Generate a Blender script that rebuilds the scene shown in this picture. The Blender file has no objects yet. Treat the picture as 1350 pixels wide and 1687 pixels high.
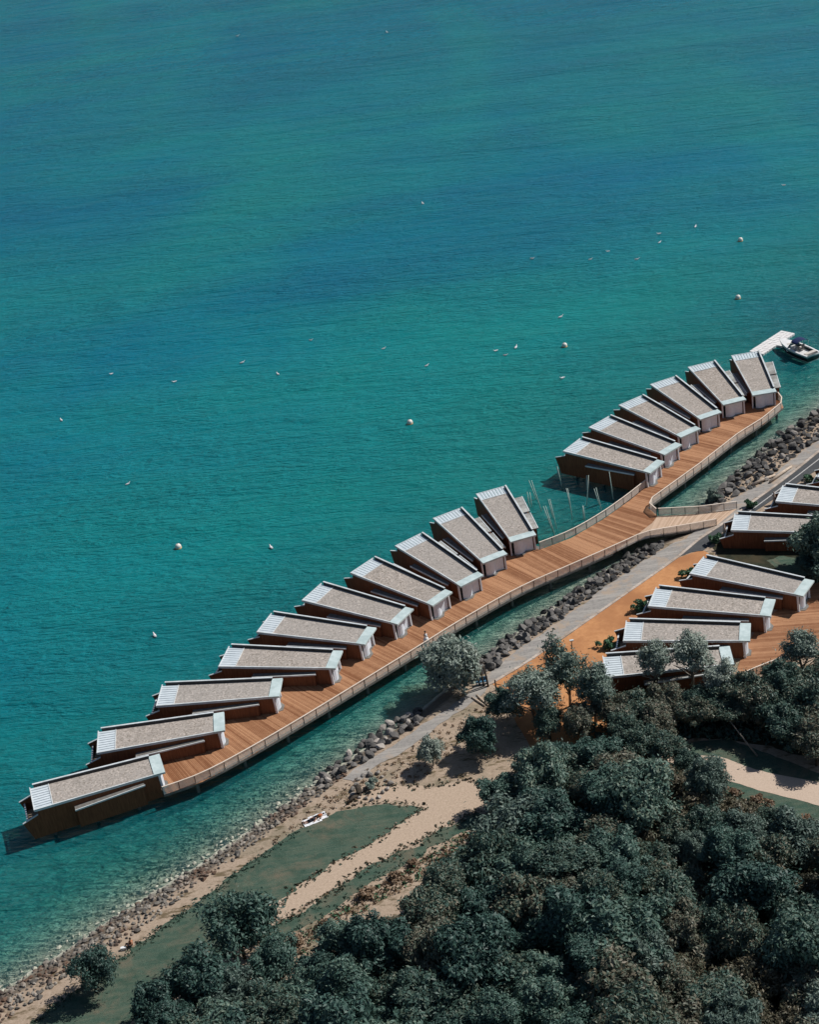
import bpy, math, random
import numpy as np
from mathutils import Vector, Matrix

# ---------------------------------------------------------------- survey data
# world coordinates in metres, water surface at z = 0
D = {"cam":{"pitch":0.489274,"f":2824.18,"H":121.322,"roll":-0.148963},"cab":{"A1":[-40.91,164.76,0.236],
"A2":[-33.879,172.95,0.048],
"A3":[-26.873,179.852,-0.124],
"A4":[-19.136,185.439,-0.291],
"A5":[-14.391,191.089,-0.46],
"A6":[-8.735,195.925,-0.667],
"A7":[-2.587,200.036,-0.852],
"A8":[3.0,204.427,-1.052],
"A9":[7.909,209.935,-1.221],
"A10":[13.628,214.675,-1.386],
"B1":[31.291,227.482,-0.784],
"B2":[35.627,233.11,-0.95],
"B3":[40.471,238.388,-1.128],
"B4":[45.73,243.572,-1.276],
"B5":[51.601,247.345,-1.451],
"B6":[57.985,248.887,-1.617],
"C1":[31.82,178.852,-0.269],
"C2":[36.267,184.707,-0.43],
"C3":[42.609,189.418,-0.647],
"C0":[28.235,173.059,-0.083],
"C4":[50.863,201.251,-0.353],
"C5":[58.469,206.308,-0.483],
"C6":[65.699,211.017,-0.537]},"W":4.5,"taper":0.2114,"sl":0.0221,"st":0.0391,"roof":4.5,"roofc":3.646,"shore":[[-93.96,107.05],[-65.29,123.37],[-54.86,131.67],[-49.29,136.1],[-43.43,140.45],[-37.35,145.58],[-28.96,151.77],[-22.86,157.0],[-17.17,162.19],[-12.74,166.07],[-8.15,170.22],[-2.6,174.83],[2.02,179.8],[6.85,185.11],[15.87,193.07],[25.48,201.55],[32.87,207.04],[37.68,209.46],[40.3,211.55],[41.78,214.23],[43.69,217.99],[50.6,225.04],[58.2,232.98],[65.81,239.91],[86.44,258.61],[119.61,290.9],[228.57,386.44]],
"outer":[[-33.43,163.88],[-28.95,165.25],[-22.69,169.38],[-15.59,174.71],[-6.84,181.58],[-0.73,186.39],[4.25,190.49],[13.01,196.78],[20.22,200.28],[26.83,203.69],[29.9,206.57],[33.76,210.56],[34.79,212.25],[33.92,214.95],[43.67,224.11],[51.2,231.84],[56.1,235.83],[60.4,240.47],[60.6,242.58],[60.44,243.82]],
"inner":[[-33.61,164.77],[-34.43,168.17],[-37.72,168.61],[-30.88,173.09],[-23.9,179.48],[-16.26,184.58],[-11.7,189.76],[-6.38,194.07],[-0.61,197.78],[4.49,201.82],[8.94,207.12],[14.18,211.73],[16.83,211.71],[17.34,208.96],[17.1,207.61],[22.01,209.63],[27.27,213.62],[31.84,217.9],[35.1,221.41],[34.69,221.69],[33.42,225.36],[37.37,230.67],[41.76,235.68],[46.6,240.7],[51.96,244.37],[57.85,245.89],[61.0,244.74],[60.75,241.55],[60.53,241.16]],
"centre":[[-33.78,165.53],[-28.15,168.21],[-21.21,172.94],[-15.12,177.63],[-7.16,184.04],[-0.47,189.47],[6.44,194.39],[13.73,200.3],[21.1,204.83],[26.94,209.17],[32.15,213.93],[36.53,218.21],[41.44,224.51],[47.44,230.81],[53.46,236.35],[58.44,240.94],[60.55,242.74]],
"gang_a":[[29.92,206.65,1.8],[33.75,210.47,1.8],[34.79,212.2,1.78],[40.92,211.79,1.35],[46.23,212.42,0.9]],
"gang_b":[[26.85,203.76,1.8],[29.71,205.49,1.8],[32.13,207.02,1.8],[37.81,207.68,1.35],[42.45,208.57,0.9]],
"rail_land":[[-33.43,163.88,1.8],[-28.95,165.25,1.8],[-22.69,169.38,1.8],[-15.59,174.71,1.8],[-6.84,181.58,1.8],[-0.73,186.39,1.8],[4.25,190.49,1.8],[13.01,196.78,1.8],[20.22,200.28,1.8],[26.83,203.69,1.8],[29.68,205.41,1.65],[32.07,206.78,1.65],[37.78,207.6,1.2],[42.41,208.59,0.8]],
"rail_b":[[60.44,243.82,1.8],[60.6,242.58,1.8],[60.4,240.47,1.8],[56.1,235.83,1.8],[51.2,231.84,1.8],[43.67,224.11,1.8],[33.92,214.95,1.8],[34.71,212.28,1.8]],
"rail_lake":[[17.26,207.74,1.8],[22.03,209.72,1.8],[27.28,213.67,1.8],[31.84,218.0,1.8],[35.12,221.52,1.8]],
"rail_gang":[[34.99,212.32,1.78],[40.94,211.88,1.35],[46.25,212.51,0.9]],
"land_deck":[[35.14,169.52],[38.3,176.4],[40.89,180.67],[44.12,184.18],[47.63,186.97],[49.89,189.42],[57.62,191.11],[58.84,179.96],[51.36,175.58],[44.73,173.52],[38.81,171.19]],
"rail_landdeck":[[35.2,169.77,0.95],[38.84,171.32,0.95],[44.73,173.52,0.95],[51.36,175.58,0.95]],
"strip":[[-12.29,163.04],[-8.98,165.93],[-5.91,168.47],[-2.0,171.51],[2.87,175.6],[6.9,180.53],[10.52,184.09],[13.72,186.85],[17.17,189.78],[20.37,192.72],[23.66,195.88],[29.35,200.76],[34.23,204.58],[37.97,206.58],[41.24,209.68],[43.24,212.73],[44.54,214.19],[47.59,216.25],[51.56,218.63],[55.11,222.24],[62.95,229.77],[83.2,248.83],[153.61,316.22],[159.42,313.3],[89.99,251.29],[61.96,226.29],[57.19,221.58],[53.29,217.87],[49.91,214.92],[46.73,211.99],[43.01,208.76],[39.41,205.95],[35.65,202.07],[31.24,198.2],[25.6,193.4],[20.13,188.71],[17.93,186.86],[12.64,182.36],[7.62,178.68],[5.11,175.28],[1.03,172.01],[-2.19,169.02],[-5.31,166.47],[-8.35,164.2],[-10.97,161.89]],
"kerb":[[6.12,177.57],[7.59,178.41],[12.6,182.08],[17.88,186.57],[20.08,188.4],[25.55,193.1],[31.17,197.89],[35.58,201.75],[39.34,205.62],[42.93,208.42],[46.65,211.64],[49.82,214.56],[53.2,217.51],[57.08,221.17],[61.85,225.91],[81.53,243.81],[147.81,303.55]],
"road":[[35.74,201.7],[39.27,205.29],[42.86,208.09],[46.56,211.3],[49.73,214.21],[53.11,217.15],[56.98,220.8],[61.75,225.53],[81.32,243.17],[147.11,302.03],[150.65,294.88],[88.28,246.41],[66.52,226.2],[60.37,220.67],[56.03,216.97],[48.46,210.88],[43.82,207.79],[42.0,205.5],[39.71,202.55],[38.52,202.12],[37.98,202.73],[36.49,201.65]],
"roadline":[[43.26,207.24],[48.18,211.52],[52.88,215.79],[56.88,219.44],[59.25,221.66],[67.51,229.48],[89.36,249.5]],
"clay":[[7.07,177.86],[12.57,181.81],[17.84,186.29],[20.02,188.06],[25.49,192.8],[31.11,197.58],[35.52,201.43],[37.91,202.41],[39.64,202.22],[39.69,199.15],[43.4,192.31],[41.21,186.7],[37.02,179.03],[29.82,174.05],[24.31,168.9],[19.31,161.46],[14.16,160.37],[10.19,162.56],[8.87,169.08],[8.62,174.35]],
"sandpath":[[-7.11,160.71],[-2.96,159.23],[1.26,159.12],[4.69,158.28],[9.85,160.02],[15.61,160.59],[22.5,159.46],[17.28,153.83],[7.71,154.37],[2.7,153.36],[-0.82,151.8],[-4.75,149.32],[-10.62,146.55],[-15.31,142.64],[-19.57,139.84],[-21.06,141.98],[-17.76,145.06],[-14.11,147.76],[-9.89,150.42],[-5.75,153.52],[-3.12,155.42],[-4.23,156.36],[-7.31,157.33],[-10.08,158.0],[-11.84,157.75],[-10.72,159.52]],
"lawn":[[-17.15,155.02],[-12.93,156.89],[-8.72,157.22],[-4.58,156.33],[-3.13,155.31],[-5.76,153.41],[-9.9,150.32],[-14.11,147.66],[-17.76,144.96],[-21.12,141.9],[-22.52,138.52],[-27.22,135.43],[-29.96,133.36],[-34.09,129.93],[-37.28,124.46],[-56.5,110.69],[-58.14,118.65],[-46.3,129.51],[-42.38,132.74],[-39.54,135.64],[-36.58,138.16],[-33.56,140.93],[-27.91,145.95],[-21.97,151.33]],
"lawn2":[[2.67,153.15],[-0.83,151.59],[-4.77,149.12],[-10.63,146.35],[-15.31,142.44],[-19.57,139.66],[-21.56,138.78],[-22.17,134.36],[-19.64,137.16],[-17.91,138.17],[-12.8,141.5],[-9.41,144.26],[-4.92,146.98],[-0.08,149.49],[3.93,151.54]],
"lawn3":[[27.55,159.97],[32.5,159.91],[35.77,156.11],[43.26,148.57],[42.1,140.4],[38.14,142.36],[32.4,148.17],[26.62,152.44],[25.39,156.38]],
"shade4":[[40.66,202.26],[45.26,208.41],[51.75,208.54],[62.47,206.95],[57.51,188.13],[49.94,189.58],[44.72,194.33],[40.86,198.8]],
"lawn4":[[46.41,197.12],[48.96,198.02],[52.48,195.78],[51.88,192.2],[48.3,192.46]],
"blue":[[-130.91,707.73,0.62],[-43.4,643.16,0.6],[30.6,588.56,0.6],[94.01,541.78,0.62],[141.54,506.71,0.6],[-110.6,565.47,0.6],[-11.96,504.92,0.55],[69.39,454.99,0.55],[118.34,424.95,0.5],[-96.6,467.47,0.62],[-45.42,452.0,0.55],[17.25,418.33,0.5],[67.55,401.85,0.38],[104.55,376.4,0.55],[-87.07,400.67,0.75],[-56.9,391.13,0.75],[-25.2,389.72,0.28],[-10.58,401.63,0.25],[8.59,401.87,0.3],[27.07,368.89,0.8],[53.04,360.6,0.75],[78.96,356.57,0.65],[-65.96,343.08,0.2],[-47.56,357.59,0.2],[-30.4,365.97,0.25],[-82.53,368.92,0.5],[-24.63,332.87,0.85],[-8.18,336.63,0.9],[11.06,339.36,0.85],[30.09,338.44,0.75],[48.42,333.93,0.5],[-67.11,310.74,0.6],[-50.99,316.85,0.8],[-32.67,309.63,0.75],[-14.94,308.84,0.55],[8.42,305.72,0.3],[32.27,308.83,0.2],[57.18,315.2,0.15],[79.47,308.82,0.25],[76.59,277.9,0.3],[59.28,273.35,0.12],[-70.4,283.97,0.45],[-48.59,286.72,0.4],[-26.29,281.25,0.25],[-4.43,281.25,0.15],[22.31,276.6,0.1],[49.4,277.25,0.1],[-65.16,247.3,0.35],[-40.01,239.3,0.2],[-15.96,241.92,0.12],[9.13,251.16,0.08],[-59.69,208.93,0.3],[-42.67,212.33,0.2],[-25.22,215.82,0.1],[-55.41,178.97,0.25],[-51.97,154.92,0.25],[-38.1,154.92,0.12],[-1.26,182.34,0.05],[75.52,276.0,0.95],[-167.38,480.54,0.6],[134.49,328.62,0.6],[-105.19,249.51,0.3],[-337.21,735.61,0.6],[202.32,391.06,0.6]],
"path3":[[23.84,159.12],[28.11,157.69],[30.33,156.66],[32.1,155.29],[34.03,153.32],[37.23,151.17],[40.12,149.35],[47.27,144.35],[45.95,140.3],[39.05,145.59],[33.45,149.66],[30.63,152.01],[27.67,154.1],[23.18,155.78]],
"path4":[[-27.27,136.8],[-28.15,135.01],[-29.95,133.09],[-33.51,130.4],[-34.49,131.28],[-32.17,133.82],[-29.47,136.36]],
"scrubpath":[[3.33,152.23],[5.79,150.02],[-4.15,144.07],[-10.93,139.74],[-17.46,134.69],[-21.84,132.96],[-21.23,134.6],[-18.7,136.59],[-10.83,141.93],[-5.35,145.65],[0.28,148.99]],
"forest":[[-35.46,124.1],[-27.83,126.58],[-20.59,128.41],[-13.12,133.05],[-4.17,139.76],[2.32,146.12],[6.44,156.47],[11.33,160.48],[18.24,159.34],[24.68,156.33],[28.9,150.44],[35.46,144.55],[38.14,142.36],[51.83,135.13],[52.72,95.79],[-3.7,88.34],[-44.96,107.29]],
"wood2":[[16.85,168.28],[23.37,171.76],[28.75,169.02],[38.35,169.08],[45.56,171.13],[57.29,170.63],[50.5,150.12],[41.31,153.56],[36.2,157.77],[29.22,161.11],[21.82,159.63],[15.98,162.91]],
"bank1":[[5.56,184.42],[8.98,188.15],[12.57,191.2],[17.21,195.32],[21.03,198.71],[26.0,202.89],[31.89,207.15],[34.01,207.03],[34.29,205.01],[29.37,201.04],[23.67,196.15],[20.39,193.14],[17.19,190.2],[13.73,187.26],[10.52,184.5],[6.87,180.66],[5.95,180.08]],
"bank2":[[-15.61,165.29],[-13.21,167.6],[-9.28,171.59],[-6.07,174.11],[-2.93,175.92],[-1.98,172.53],[-5.17,169.53],[-9.02,166.54],[-12.34,163.41],[-14.96,162.29]],
"bank3":[[41.75,214.8],[43.5,218.64],[46.94,221.83],[50.27,226.61],[54.03,230.58],[58.01,235.06],[65.01,239.78],[71.93,246.22],[71.77,237.36],[62.96,229.85],[59.51,227.43],[55.31,223.07],[51.62,218.91],[47.68,216.7],[44.62,214.64],[41.93,212.87]],
"stones":[[-53.25,137.26],[-49.88,140.43],[-46.38,143.59],[-41.86,147.64],[-36.85,152.41],[-31.28,157.75],[-26.48,162.58],[-21.47,166.18],[-15.6,168.11],[-12.71,166.66],[-11.71,164.01],[-17.22,158.42],[-22.8,153.28],[-28.79,148.02],[-34.46,142.33],[-38.11,139.11],[-42.29,136.12],[-46.84,132.21],[-51.84,128.49]],
"scrubshore":[[-21.98,152.28],[-17.11,157.11],[-12.31,162.22],[-5.31,166.47],[0.95,171.13],[5.84,175.08],[7.89,173.22],[5.15,168.78],[0.39,165.03],[-3.6,160.08],[-7.1,160.94],[-10.06,158.44],[-17.14,155.24]],
"trees":[[2.37,178.82,3.79,"silver",3.7,"large rounded silvery willow growing at the water edge beside the pier",1.1],[-38.81,133.44,2.45,"ragged",3.2,"dark bushy tree at the shore stones in the lower left of the lawn",1.1],[-23.5,135.24,3.45,"ragged",4.0,"dark ragged tree standing at the lower end of the sandy path",1.1],[-27.4,129.07,3.26,"dark",3.6,"dense green tree left of the ragged tree along the bottom edge",1.0],[8.08,170.23,1.99,"dark",2.6,"small dark rounded tree beside the wooden fence by the clay court",1.0],[4.15,164.3,2.37,"dark",2.8,"dark green bush between the sandy shore and the bare trunks",1.0],[-1.61,163.05,1.79,"silver",2.4,"small grey green shrub alone on the sandy shore",1.0],[4.99,152.94,2.06,"dark",2.8,"dark bush at the bend of the sandy path",1.0],[11.12,167.31,3.47,"silver",5.2,"thin silvery tree with bare trunks standing on the clay ground",1.0],[15.75,170.62,3.22,"silver",5.2,"thin silvery tree in front of the clay court below the lamp post",1.0],[18.22,166.65,2.89,"silver",4.8,"silvery tree left of the half hidden cabin roof",1.0],[26.27,169.81,2.64,"silver",5.6,"silvery tree covering the middle of the half hidden cabin roof",1.0],[30.77,170.27,2.8,"silver",5.8,"tall silvery tree rising over the lowest cabin roofs",1.0],[33.15,164.93,1.88,"silver",5.0,"silvery tree over the right end of the half hidden cabin",1.0],[43.53,168.26,2.52,"silver",5.0,"grey green tree beside the railing of the land deck",1.0],[52.75,193.05,3.45,"dark",4.4,"dark tree in front of the upper land cabin at the right edge",1.0],[52.81,189.7,2.77,"dark",2.6,"dark bush in the shade right of the small bush, at the right edge",1.0],[50.43,191.21,1.47,"dark",2.6,"dark bush in the shade between the two upper land cabins",1.0],[-31.54,126.81,2.74,"dark",3.4,"dark bushy tree touching the bottom edge left of the wood",1.0],[-20.19,130.11,2.51,"dark",3.2,"dark tree right of the ragged tree at the foot of the sandy path",1.0],[-24.09,126.71,2.6,"grey",3.2,"grey green feathery tree on the bottom edge below the ragged tree",1.0],[-17.19,125.24,2.45,"dark",3.4,"dark tree on the bottom edge where the wood begins",1.0],[24.71,155.81,2.23,"mixed",3.1,None,1.0],[22.25,157.37,2.1,"mixed",3.1,None,1.0],[26.3,152.89,1.52,"mixed",3.1,None,1.0],[12.45,164.33,1.87,"mixed",3.1,None,1.0],[16.24,163.35,2.29,"mixed",3.1,None,1.0],[20.08,164.84,2.17,"mixed",3.1,None,1.0],[22.99,164.96,2.31,"mixed",3.1,None,1.0],[20.92,161.54,2.0,"mixed",3.1,None,1.0],[26.48,164.42,2.31,"mixed",3.1,None,1.0],[25.15,161.42,2.14,"mixed",3.1,None,1.0],[30.06,164.36,2.17,"mixed",3.1,None,1.0],[29.15,161.86,2.01,"mixed",3.1,None,1.0],[32.71,163.41,2.17,"mixed",3.1,None,1.0],[33.22,161.04,1.86,"mixed",3.1,None,1.0],[35.69,162.27,2.45,"mixed",4.2,None,1.0],[35.77,161.36,2.3,"mixed",3.1,None,1.0],[39.96,163.66,2.76,"mixed",4.2,None,1.0],[38.46,159.43,2.86,"mixed",3.1,None,1.0],[39.01,156.28,2.55,"mixed",3.1,None,1.0],[42.63,160.43,2.88,"mixed",4.2,None,1.0],[41.75,156.17,3.12,"mixed",3.1,None,1.0],[46.6,163.15,2.92,"mixed",4.2,None,1.0],[44.98,156.53,2.85,"mixed",3.1,None,1.0],[40.68,152.36,2.37,"mixed",3.1,None,1.0]],
"shrubs":[[41.1,204.1,1.11,"leafy green shrub at the lake end of the large upper land cabin"],[36.08,195.82,1.24,"leafy green shrub at the lake end of the land cabin beside the clay court top"],[27.87,189.36,1.2,"leafy green shrub at the lake end of the middle land cabin"],[22.34,182.0,1.17,"leafy green shrub at the lake end of the lowest full land cabin"],[48.23,212.34,0.97,"low green shrub between the road and the uppermost land cabin"],[58.05,217.18,0.9,"low green shrub by the road at the right edge"],[43.59,216.49,1.43,"pale shrub growing in the channel rocks behind the gangway"]],
"tan_shrubs":[[-5.33,145.67],[-7.29,144.0],[-10.61,142.0],[-15.14,138.24],[-18.04,136.28],[29.63,150.61],[30.71,149.47],[32.89,147.42],[33.94,146.31],[37.08,143.25],[14.47,133.94],[19.75,138.44]],
"lamp":[17.84,182.21],
"gulls":[[-13.54,301.78],[-0.19,292.36],[19.55,283.53],[23.32,283.77],[6.97,281.62],[21.11,280.95],[-59.03,281.75],[-51.59,299.83],[-39.18,291.48],[-26.53,295.83],[-19.94,287.91],[-21.07,223.07],[-44.71,251.81],[-37.27,202.96],[33.11,294.72],[29.25,267.54],[58.61,330.77],[57.87,325.81],[66.46,331.77],[47.13,325.09],[43.19,322.11],[32.17,327.36],[51.87,318.26],[13.27,372.93],[-32.73,575.61],[15.44,548.32],[89.15,348.81]],
"buoys":[[72.88,320.08],[65.38,291.04],[31.72,281.06],[2.28,258.76],[-35.19,227.41]],
"poles":[[[19.04,225.84,-0.76,3.34],[19.31,221.93,-0.98,5.32]],[[17.7,223.14,-0.08,2.88],[18.1,223.7,-0.06,2.48]],[[20.07,215.49,-0.98,4.26],[20.16,214.16,-0.87,5.02]],[[20.65,219.47,-0.4,3.16],[20.71,216.11,-0.53,4.94]],[[23.36,231.26,-0.3,2.46],[23.35,228.35,-0.42,3.66]],[[23.58,221.94,-0.3,3.16],[23.31,217.95,-0.24,5.22]],[[26.82,226.5,0.16,2.4],[25.99,221.51,0.67,4.96]],[[24.92,217.77,0.03,2.12],[24.99,216.75,-0.07,2.7]],[[27.81,221.27,-0.54,2.8],[27.8,218.54,-0.57,4.36]],[[30.54,226.71,-0.37,2.4],[30.08,222.27,-0.25,4.64]]],
"pontoon":[[62.12,266.8],[63.08,264.89],[70.47,271.34],[68.95,273.2]],
"finger":[[67.08,268.13],[69.64,265.4]],
"boat":[[66.77,267.24],[72.06,256.17]],
"people":{"rail":[-0.31,187.5],
"sun":[[-16.16,155.99],[-15.45,156.49]],
"lawn":[-35.67,139.61]},"posts":[[5.48,178.02],[5.97,177.61],[6.49,177.47]],
"fence":[[7.36,176.43],[8.97,175.32],[9.63,176.36]],
"logs":[[4.87,175.88],[5.89,173.48],[4.22,175.51],[5.64,173.28]],
"ring":[-9.1,160.62],
"driftwood":[[-10.58,159.48],[-12.04,158.02]],
"driftlog":[[32.42,160.17],[34.86,155.52]],
"bank_logs":[[49.9,218.4],[53.78,220.27],[52.6,218.49],[56.7,222.11]],
"parasols":[[42.6,204.43],[51.3,211.08]],
"weed":[75.37,275.48]}
R = math.radians
S = bpy.context.scene
COL = S.collection
random.seed(11)
RNG = np.random.default_rng(11)

# ---------------------------------------------------------------- camera, sky, sun, exposure
cd = D['cam']
cam = bpy.data.cameras.new('camera'); camo = bpy.data.objects.new('camera', cam); COL.objects.link(camo)
cam.sensor_fit = 'VERTICAL'; cam.sensor_height = 24.0
cam.lens = cd['f'] / 1687.0 * 24.0
cam.clip_start = 1.0; cam.clip_end = 9000.0
camo.location = (0, 0, cd['H'])
camo.rotation_euler = (Matrix.Rotation(math.pi/2 - cd['pitch'], 3, 'X') @ Matrix.Rotation(cd['roll'], 3, 'Z')).to_euler()
S.camera = camo
S.render.resolution_x = 820; S.render.resolution_y = 1024

SUN_AZ, SUN_EL = 21.0, 47.0          # azimuth counter-clockwise from +X, elevation
w = bpy.data.worlds.new('World'); S.world = w; w.use_nodes = True
nt = w.node_tree; nt.nodes.clear()
sky = nt.nodes.new('ShaderNodeTexSky'); sky.sky_type = 'NISHITA'; sky.sun_disc = False
sky.sun_elevation = R(SUN_EL); sky.sun_rotation = R(90 - SUN_AZ); sky.air_density = 1.0; sky.dust_density = 0.6
bg = nt.nodes.new('ShaderNodeBackground'); bg.inputs['Strength'].default_value = 0.06
wo = nt.nodes.new('ShaderNodeOutputWorld')
nt.links.new(sky.outputs[0], bg.inputs[0]); nt.links.new(bg.outputs[0], wo.inputs[0])
sl = bpy.data.lights.new('sun', 'SUN'); sl.energy = 5.0; sl.angle = R(0.53); sl.color = (1.0, 0.955, 0.90)
so = bpy.data.objects.new('sun', sl); COL.objects.link(so)
sd = Vector((math.cos(R(SUN_EL))*math.cos(R(SUN_AZ)), math.cos(R(SUN_EL))*math.sin(R(SUN_AZ)), math.sin(R(SUN_EL))))
so.rotation_euler = sd.to_track_quat('Z', 'Y').to_euler(); so.location = sd*200
S.view_settings.view_transform = 'Standard'; S.view_settings.look = 'None'
S.view_settings.exposure = -0.12; S.view_settings.gamma = 1.0; S.view_settings.use_curve_mapping = False

# ---------------------------------------------------------------- materials
def new_mat(name):
    m = bpy.data.materials.new(name); m.use_nodes = True
    n = m.node_tree; n.nodes.clear()
    out = n.nodes.new('ShaderNodeOutputMaterial')
    p = n.nodes.new('ShaderNodeBsdfPrincipled'); n.links.new(p.outputs[0], out.inputs[0])
    return m, n, p, out
def noise(n, scale, detail=4, rough=.6, vec=None, dist=0.0):
    t = n.nodes.new('ShaderNodeTexNoise'); t.inputs['Scale'].default_value = scale
    t.inputs['Detail'].default_value = detail; t.inputs['Roughness'].default_value = rough
    t.inputs['Distortion'].default_value = dist
    if vec is not None: n.links.new(vec, t.inputs['Vector'])
    return t.outputs['Fac']
def coords(n, scale=(1,1,1), rot=(0,0,0), kind='Object'):
    if kind == 'World':
        g = n.nodes.new('ShaderNodeNewGeometry'); src = g.outputs['Position']
    else:
        g = n.nodes.new('ShaderNodeTexCoord'); src = g.outputs[kind]
    m = n.nodes.new('ShaderNodeMapping'); m.inputs['Scale'].default_value = scale; m.inputs['Rotation'].default_value = rot
    n.links.new(src, m.inputs[0]); return m.outputs[0]
def ramp(n, fac, stops):
    r = n.nodes.new('ShaderNodeValToRGB'); e = r.color_ramp.elements
    while len(e) < len(stops): e.new(.5)
    for el, (p, c) in zip(e, stops):
        el.position = p; el.color = (*c, 1) if len(c) == 3 else c
    n.links.new(fac, r.inputs[0]); return r.outputs[0]
def mix(n, fac, a, b, mode='MIX'):
    m = n.nodes.new('ShaderNodeMix'); m.data_type = 'RGBA'; m.blend_type = mode; m.clamp_factor = True
    if isinstance(fac, (int, float)): m.inputs[0].default_value = fac
    else: n.links.new(fac, m.inputs[0])
    for s_, v in ((6, a), (7, b)):
        if isinstance(v, tuple): m.inputs[s_].default_value = (*v, 1)
        else: n.links.new(v, m.inputs[s_])
    return m.outputs[2]
def math_(n, op, a, b=None, clamp=False):
    m = n.nodes.new('ShaderNodeMath'); m.operation = op; m.use_clamp = clamp
    for i, v in enumerate((a, b)):
        if v is None: continue
        if isinstance(v, (int, float)): m.inputs[i].default_value = v
        else: n.links.new(v, m.inputs[i])
    return m.outputs[0]
def bump(n, p, h, strength, dist):
    b = n.nodes.new('ShaderNodeBump'); b.inputs['Strength'].default_value = strength; b.inputs['Distance'].default_value = dist
    n.links.new(h, b.inputs['Height']); n.links.new(b.outputs[0], p.inputs['Normal'])
def mottled(name, c1, c2, scale=2.0, rough=.8, b=0.0, bd=.05, kind='World', stretch=(1,1,1), rot=(0,0,0), c3=None, s3=.2, spec=.3, metal=0.0, lo=.35, hi=.65):
    m, n, p, o = new_mat(name)
    v = coords(n, stretch, rot, kind)
    f = noise(n, scale, 6, .65, v)
    c = ramp(n, f, [(lo, c1), (hi, c2)])
    if c3 is not None:
        f3 = noise(n, s3, 5, .6, v)
        k = ramp(n, f3, [(.42, (0,0,0)), (.62, (1,1,1))])
        c = mix(n, k, c, c3)
    n.links.new(c, p.inputs['Base Color'])
    p.inputs['Roughness'].default_value = rough; p.inputs['Specular IOR Level'].default_value = spec; p.inputs['Metallic'].default_value = metal
    if b: bump(n, p, f, b, bd)
    return m

M = {}
M['gravel'] = mottled('roof_gravel', (.20,.17,.14), (.54,.475,.42), 3.6, .95, .8, .06, lo=.42, hi=.58, c3=(.36,.32,.285), s3=2.2)
def m_roofvar():
    m = M['gravel']; n = m.node_tree; p = [x for x in n.nodes if x.type == 'BSDF_PRINCIPLED'][0]
    l = p.inputs['Base Color'].links[0].from_socket; oi = n.nodes.new('ShaderNodeObjectInfo')
    v = coords(n, (.5,.9,1), kind='World'); f = noise(n, .8, 5, .7, v, .5)
    c = mix(n, ramp(n, f, [(.50, (0,0,0)), (.68, (.55,.55,.55))]), l, (.24,.21,.18))
    c = mix(n, ramp(n, oi.outputs['Random'], [(0, (0,0,0)), (1, (.35,.35,.35))]), c, (.34,.335,.325))
    n.links.new(c, p.inputs['Base Color'])
m_roofvar()
M['metal'] = mottled('pale_metal', (.60,.645,.66), (.72,.765,.78), 1.5, .5, spec=.5, c3=(.52,.56,.57), s3=.6)
M['canopy'] = mottled('mint_canopy', (.50,.61,.61), (.60,.70,.70), 1.2, .5, spec=.5, c3=(.43,.53,.53), s3=.8)
M['slat'] = mottled('slat_metal', (.52,.59,.63), (.63,.70,.74), 1.0, .5, spec=.5)
M['annexroof'] = mottled('annex_roof_sheet', (.32,.335,.32), (.46,.475,.455), 4.0, .8, c3=(.22,.22,.21), s3=.7)
M['white'] = mottled('white_paint', (.66,.69,.72), (.78,.80,.82), 1.0, .55)
M['dark'] = mottled('dark_metal', (.02,.022,.024), (.04,.042,.045), 3.0, .5)
def m_conc():
    m, n, p, o = new_mat('worn_concrete')
    v = coords(n, (1,1,1), kind='World'); f = noise(n, 2.4, 8, .75, v); f2 = noise(n, .30, 7, .75, v, .4)
    v3 = coords(n, (.12,1.8,1), (0,0,R(-52)), kind='World'); f3 = noise(n, .8, 6, .7, v3)
    c = ramp(n, f, [(.3, (.19,.18,.17)), (.7, (.34,.32,.295))])
    c = mix(n, ramp(n, f3, [(.48, (0,0,0)), (.62, (.6,.6,.6))]), c, (.42,.39,.35))
    c = mix(n, ramp(n, f2, [(.52, (0,0,0)), (.62, (.85,.85,.85))]), c, (.37,.29,.22))
    n.links.new(c, p.inputs['Base Color']); p.inputs['Roughness'].default_value = .92; bump(n, p, f, .5, .04); return m
M['concrete'] = m_conc()
def m_clay():
    m, n, p, o = new_mat('orange_clay')
    v = coords(n, (1,1,1), kind='World'); f = noise(n, 2.6, 8, .8, v); f2 = noise(n, .3, 6, .7, v, .4)
    v3 = coords(n, (.10,1.4,1), (0,0,R(-52)), kind='World'); f3 = noise(n, .8, 6, .7, v3, .3)
    c = ramp(n, f, [(.3, (.43,.20,.085)), (.7, (.58,.29,.13))])
    c = mix(n, ramp(n, f3, [(.50, (0,0,0)), (.64, (.7,.7,.7))]), c, (.40,.165,.06))
    c = mix(n, ramp(n, f2, [(.54, (0,0,0)), (.70, (.55,.55,.55))]), c, (.56,.36,.21))
    n.links.new(c, p.inputs['Base Color']); p.inputs['Roughness'].default_value = .95; p.inputs['Specular IOR Level'].default_value = .15
    bump(n, p, f, .6, .05); return m
M['clay'] = m_clay()
M['kerb'] = mottled('pale_kerb', (.42,.36,.31), (.58,.50,.43), 3.0, .9, c3=(.34,.28,.23), s3=.6)
M['asphalt'] = mottled('asphalt', (.055,.06,.064), (.09,.095,.10), 2.5, .9, .2, .02, c3=(.06,.065,.07), s3=.25)
M['line'] = mottled('road_line', (.40,.39,.37), (.55,.54,.52), 4.0, .8)
M['clay'] = mottled('orange_clay', (.46,.215,.09), (.56,.275,.12), 1.6, .95, .3, .03, c3=(.37,.165,.07), s3=.13)
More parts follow.
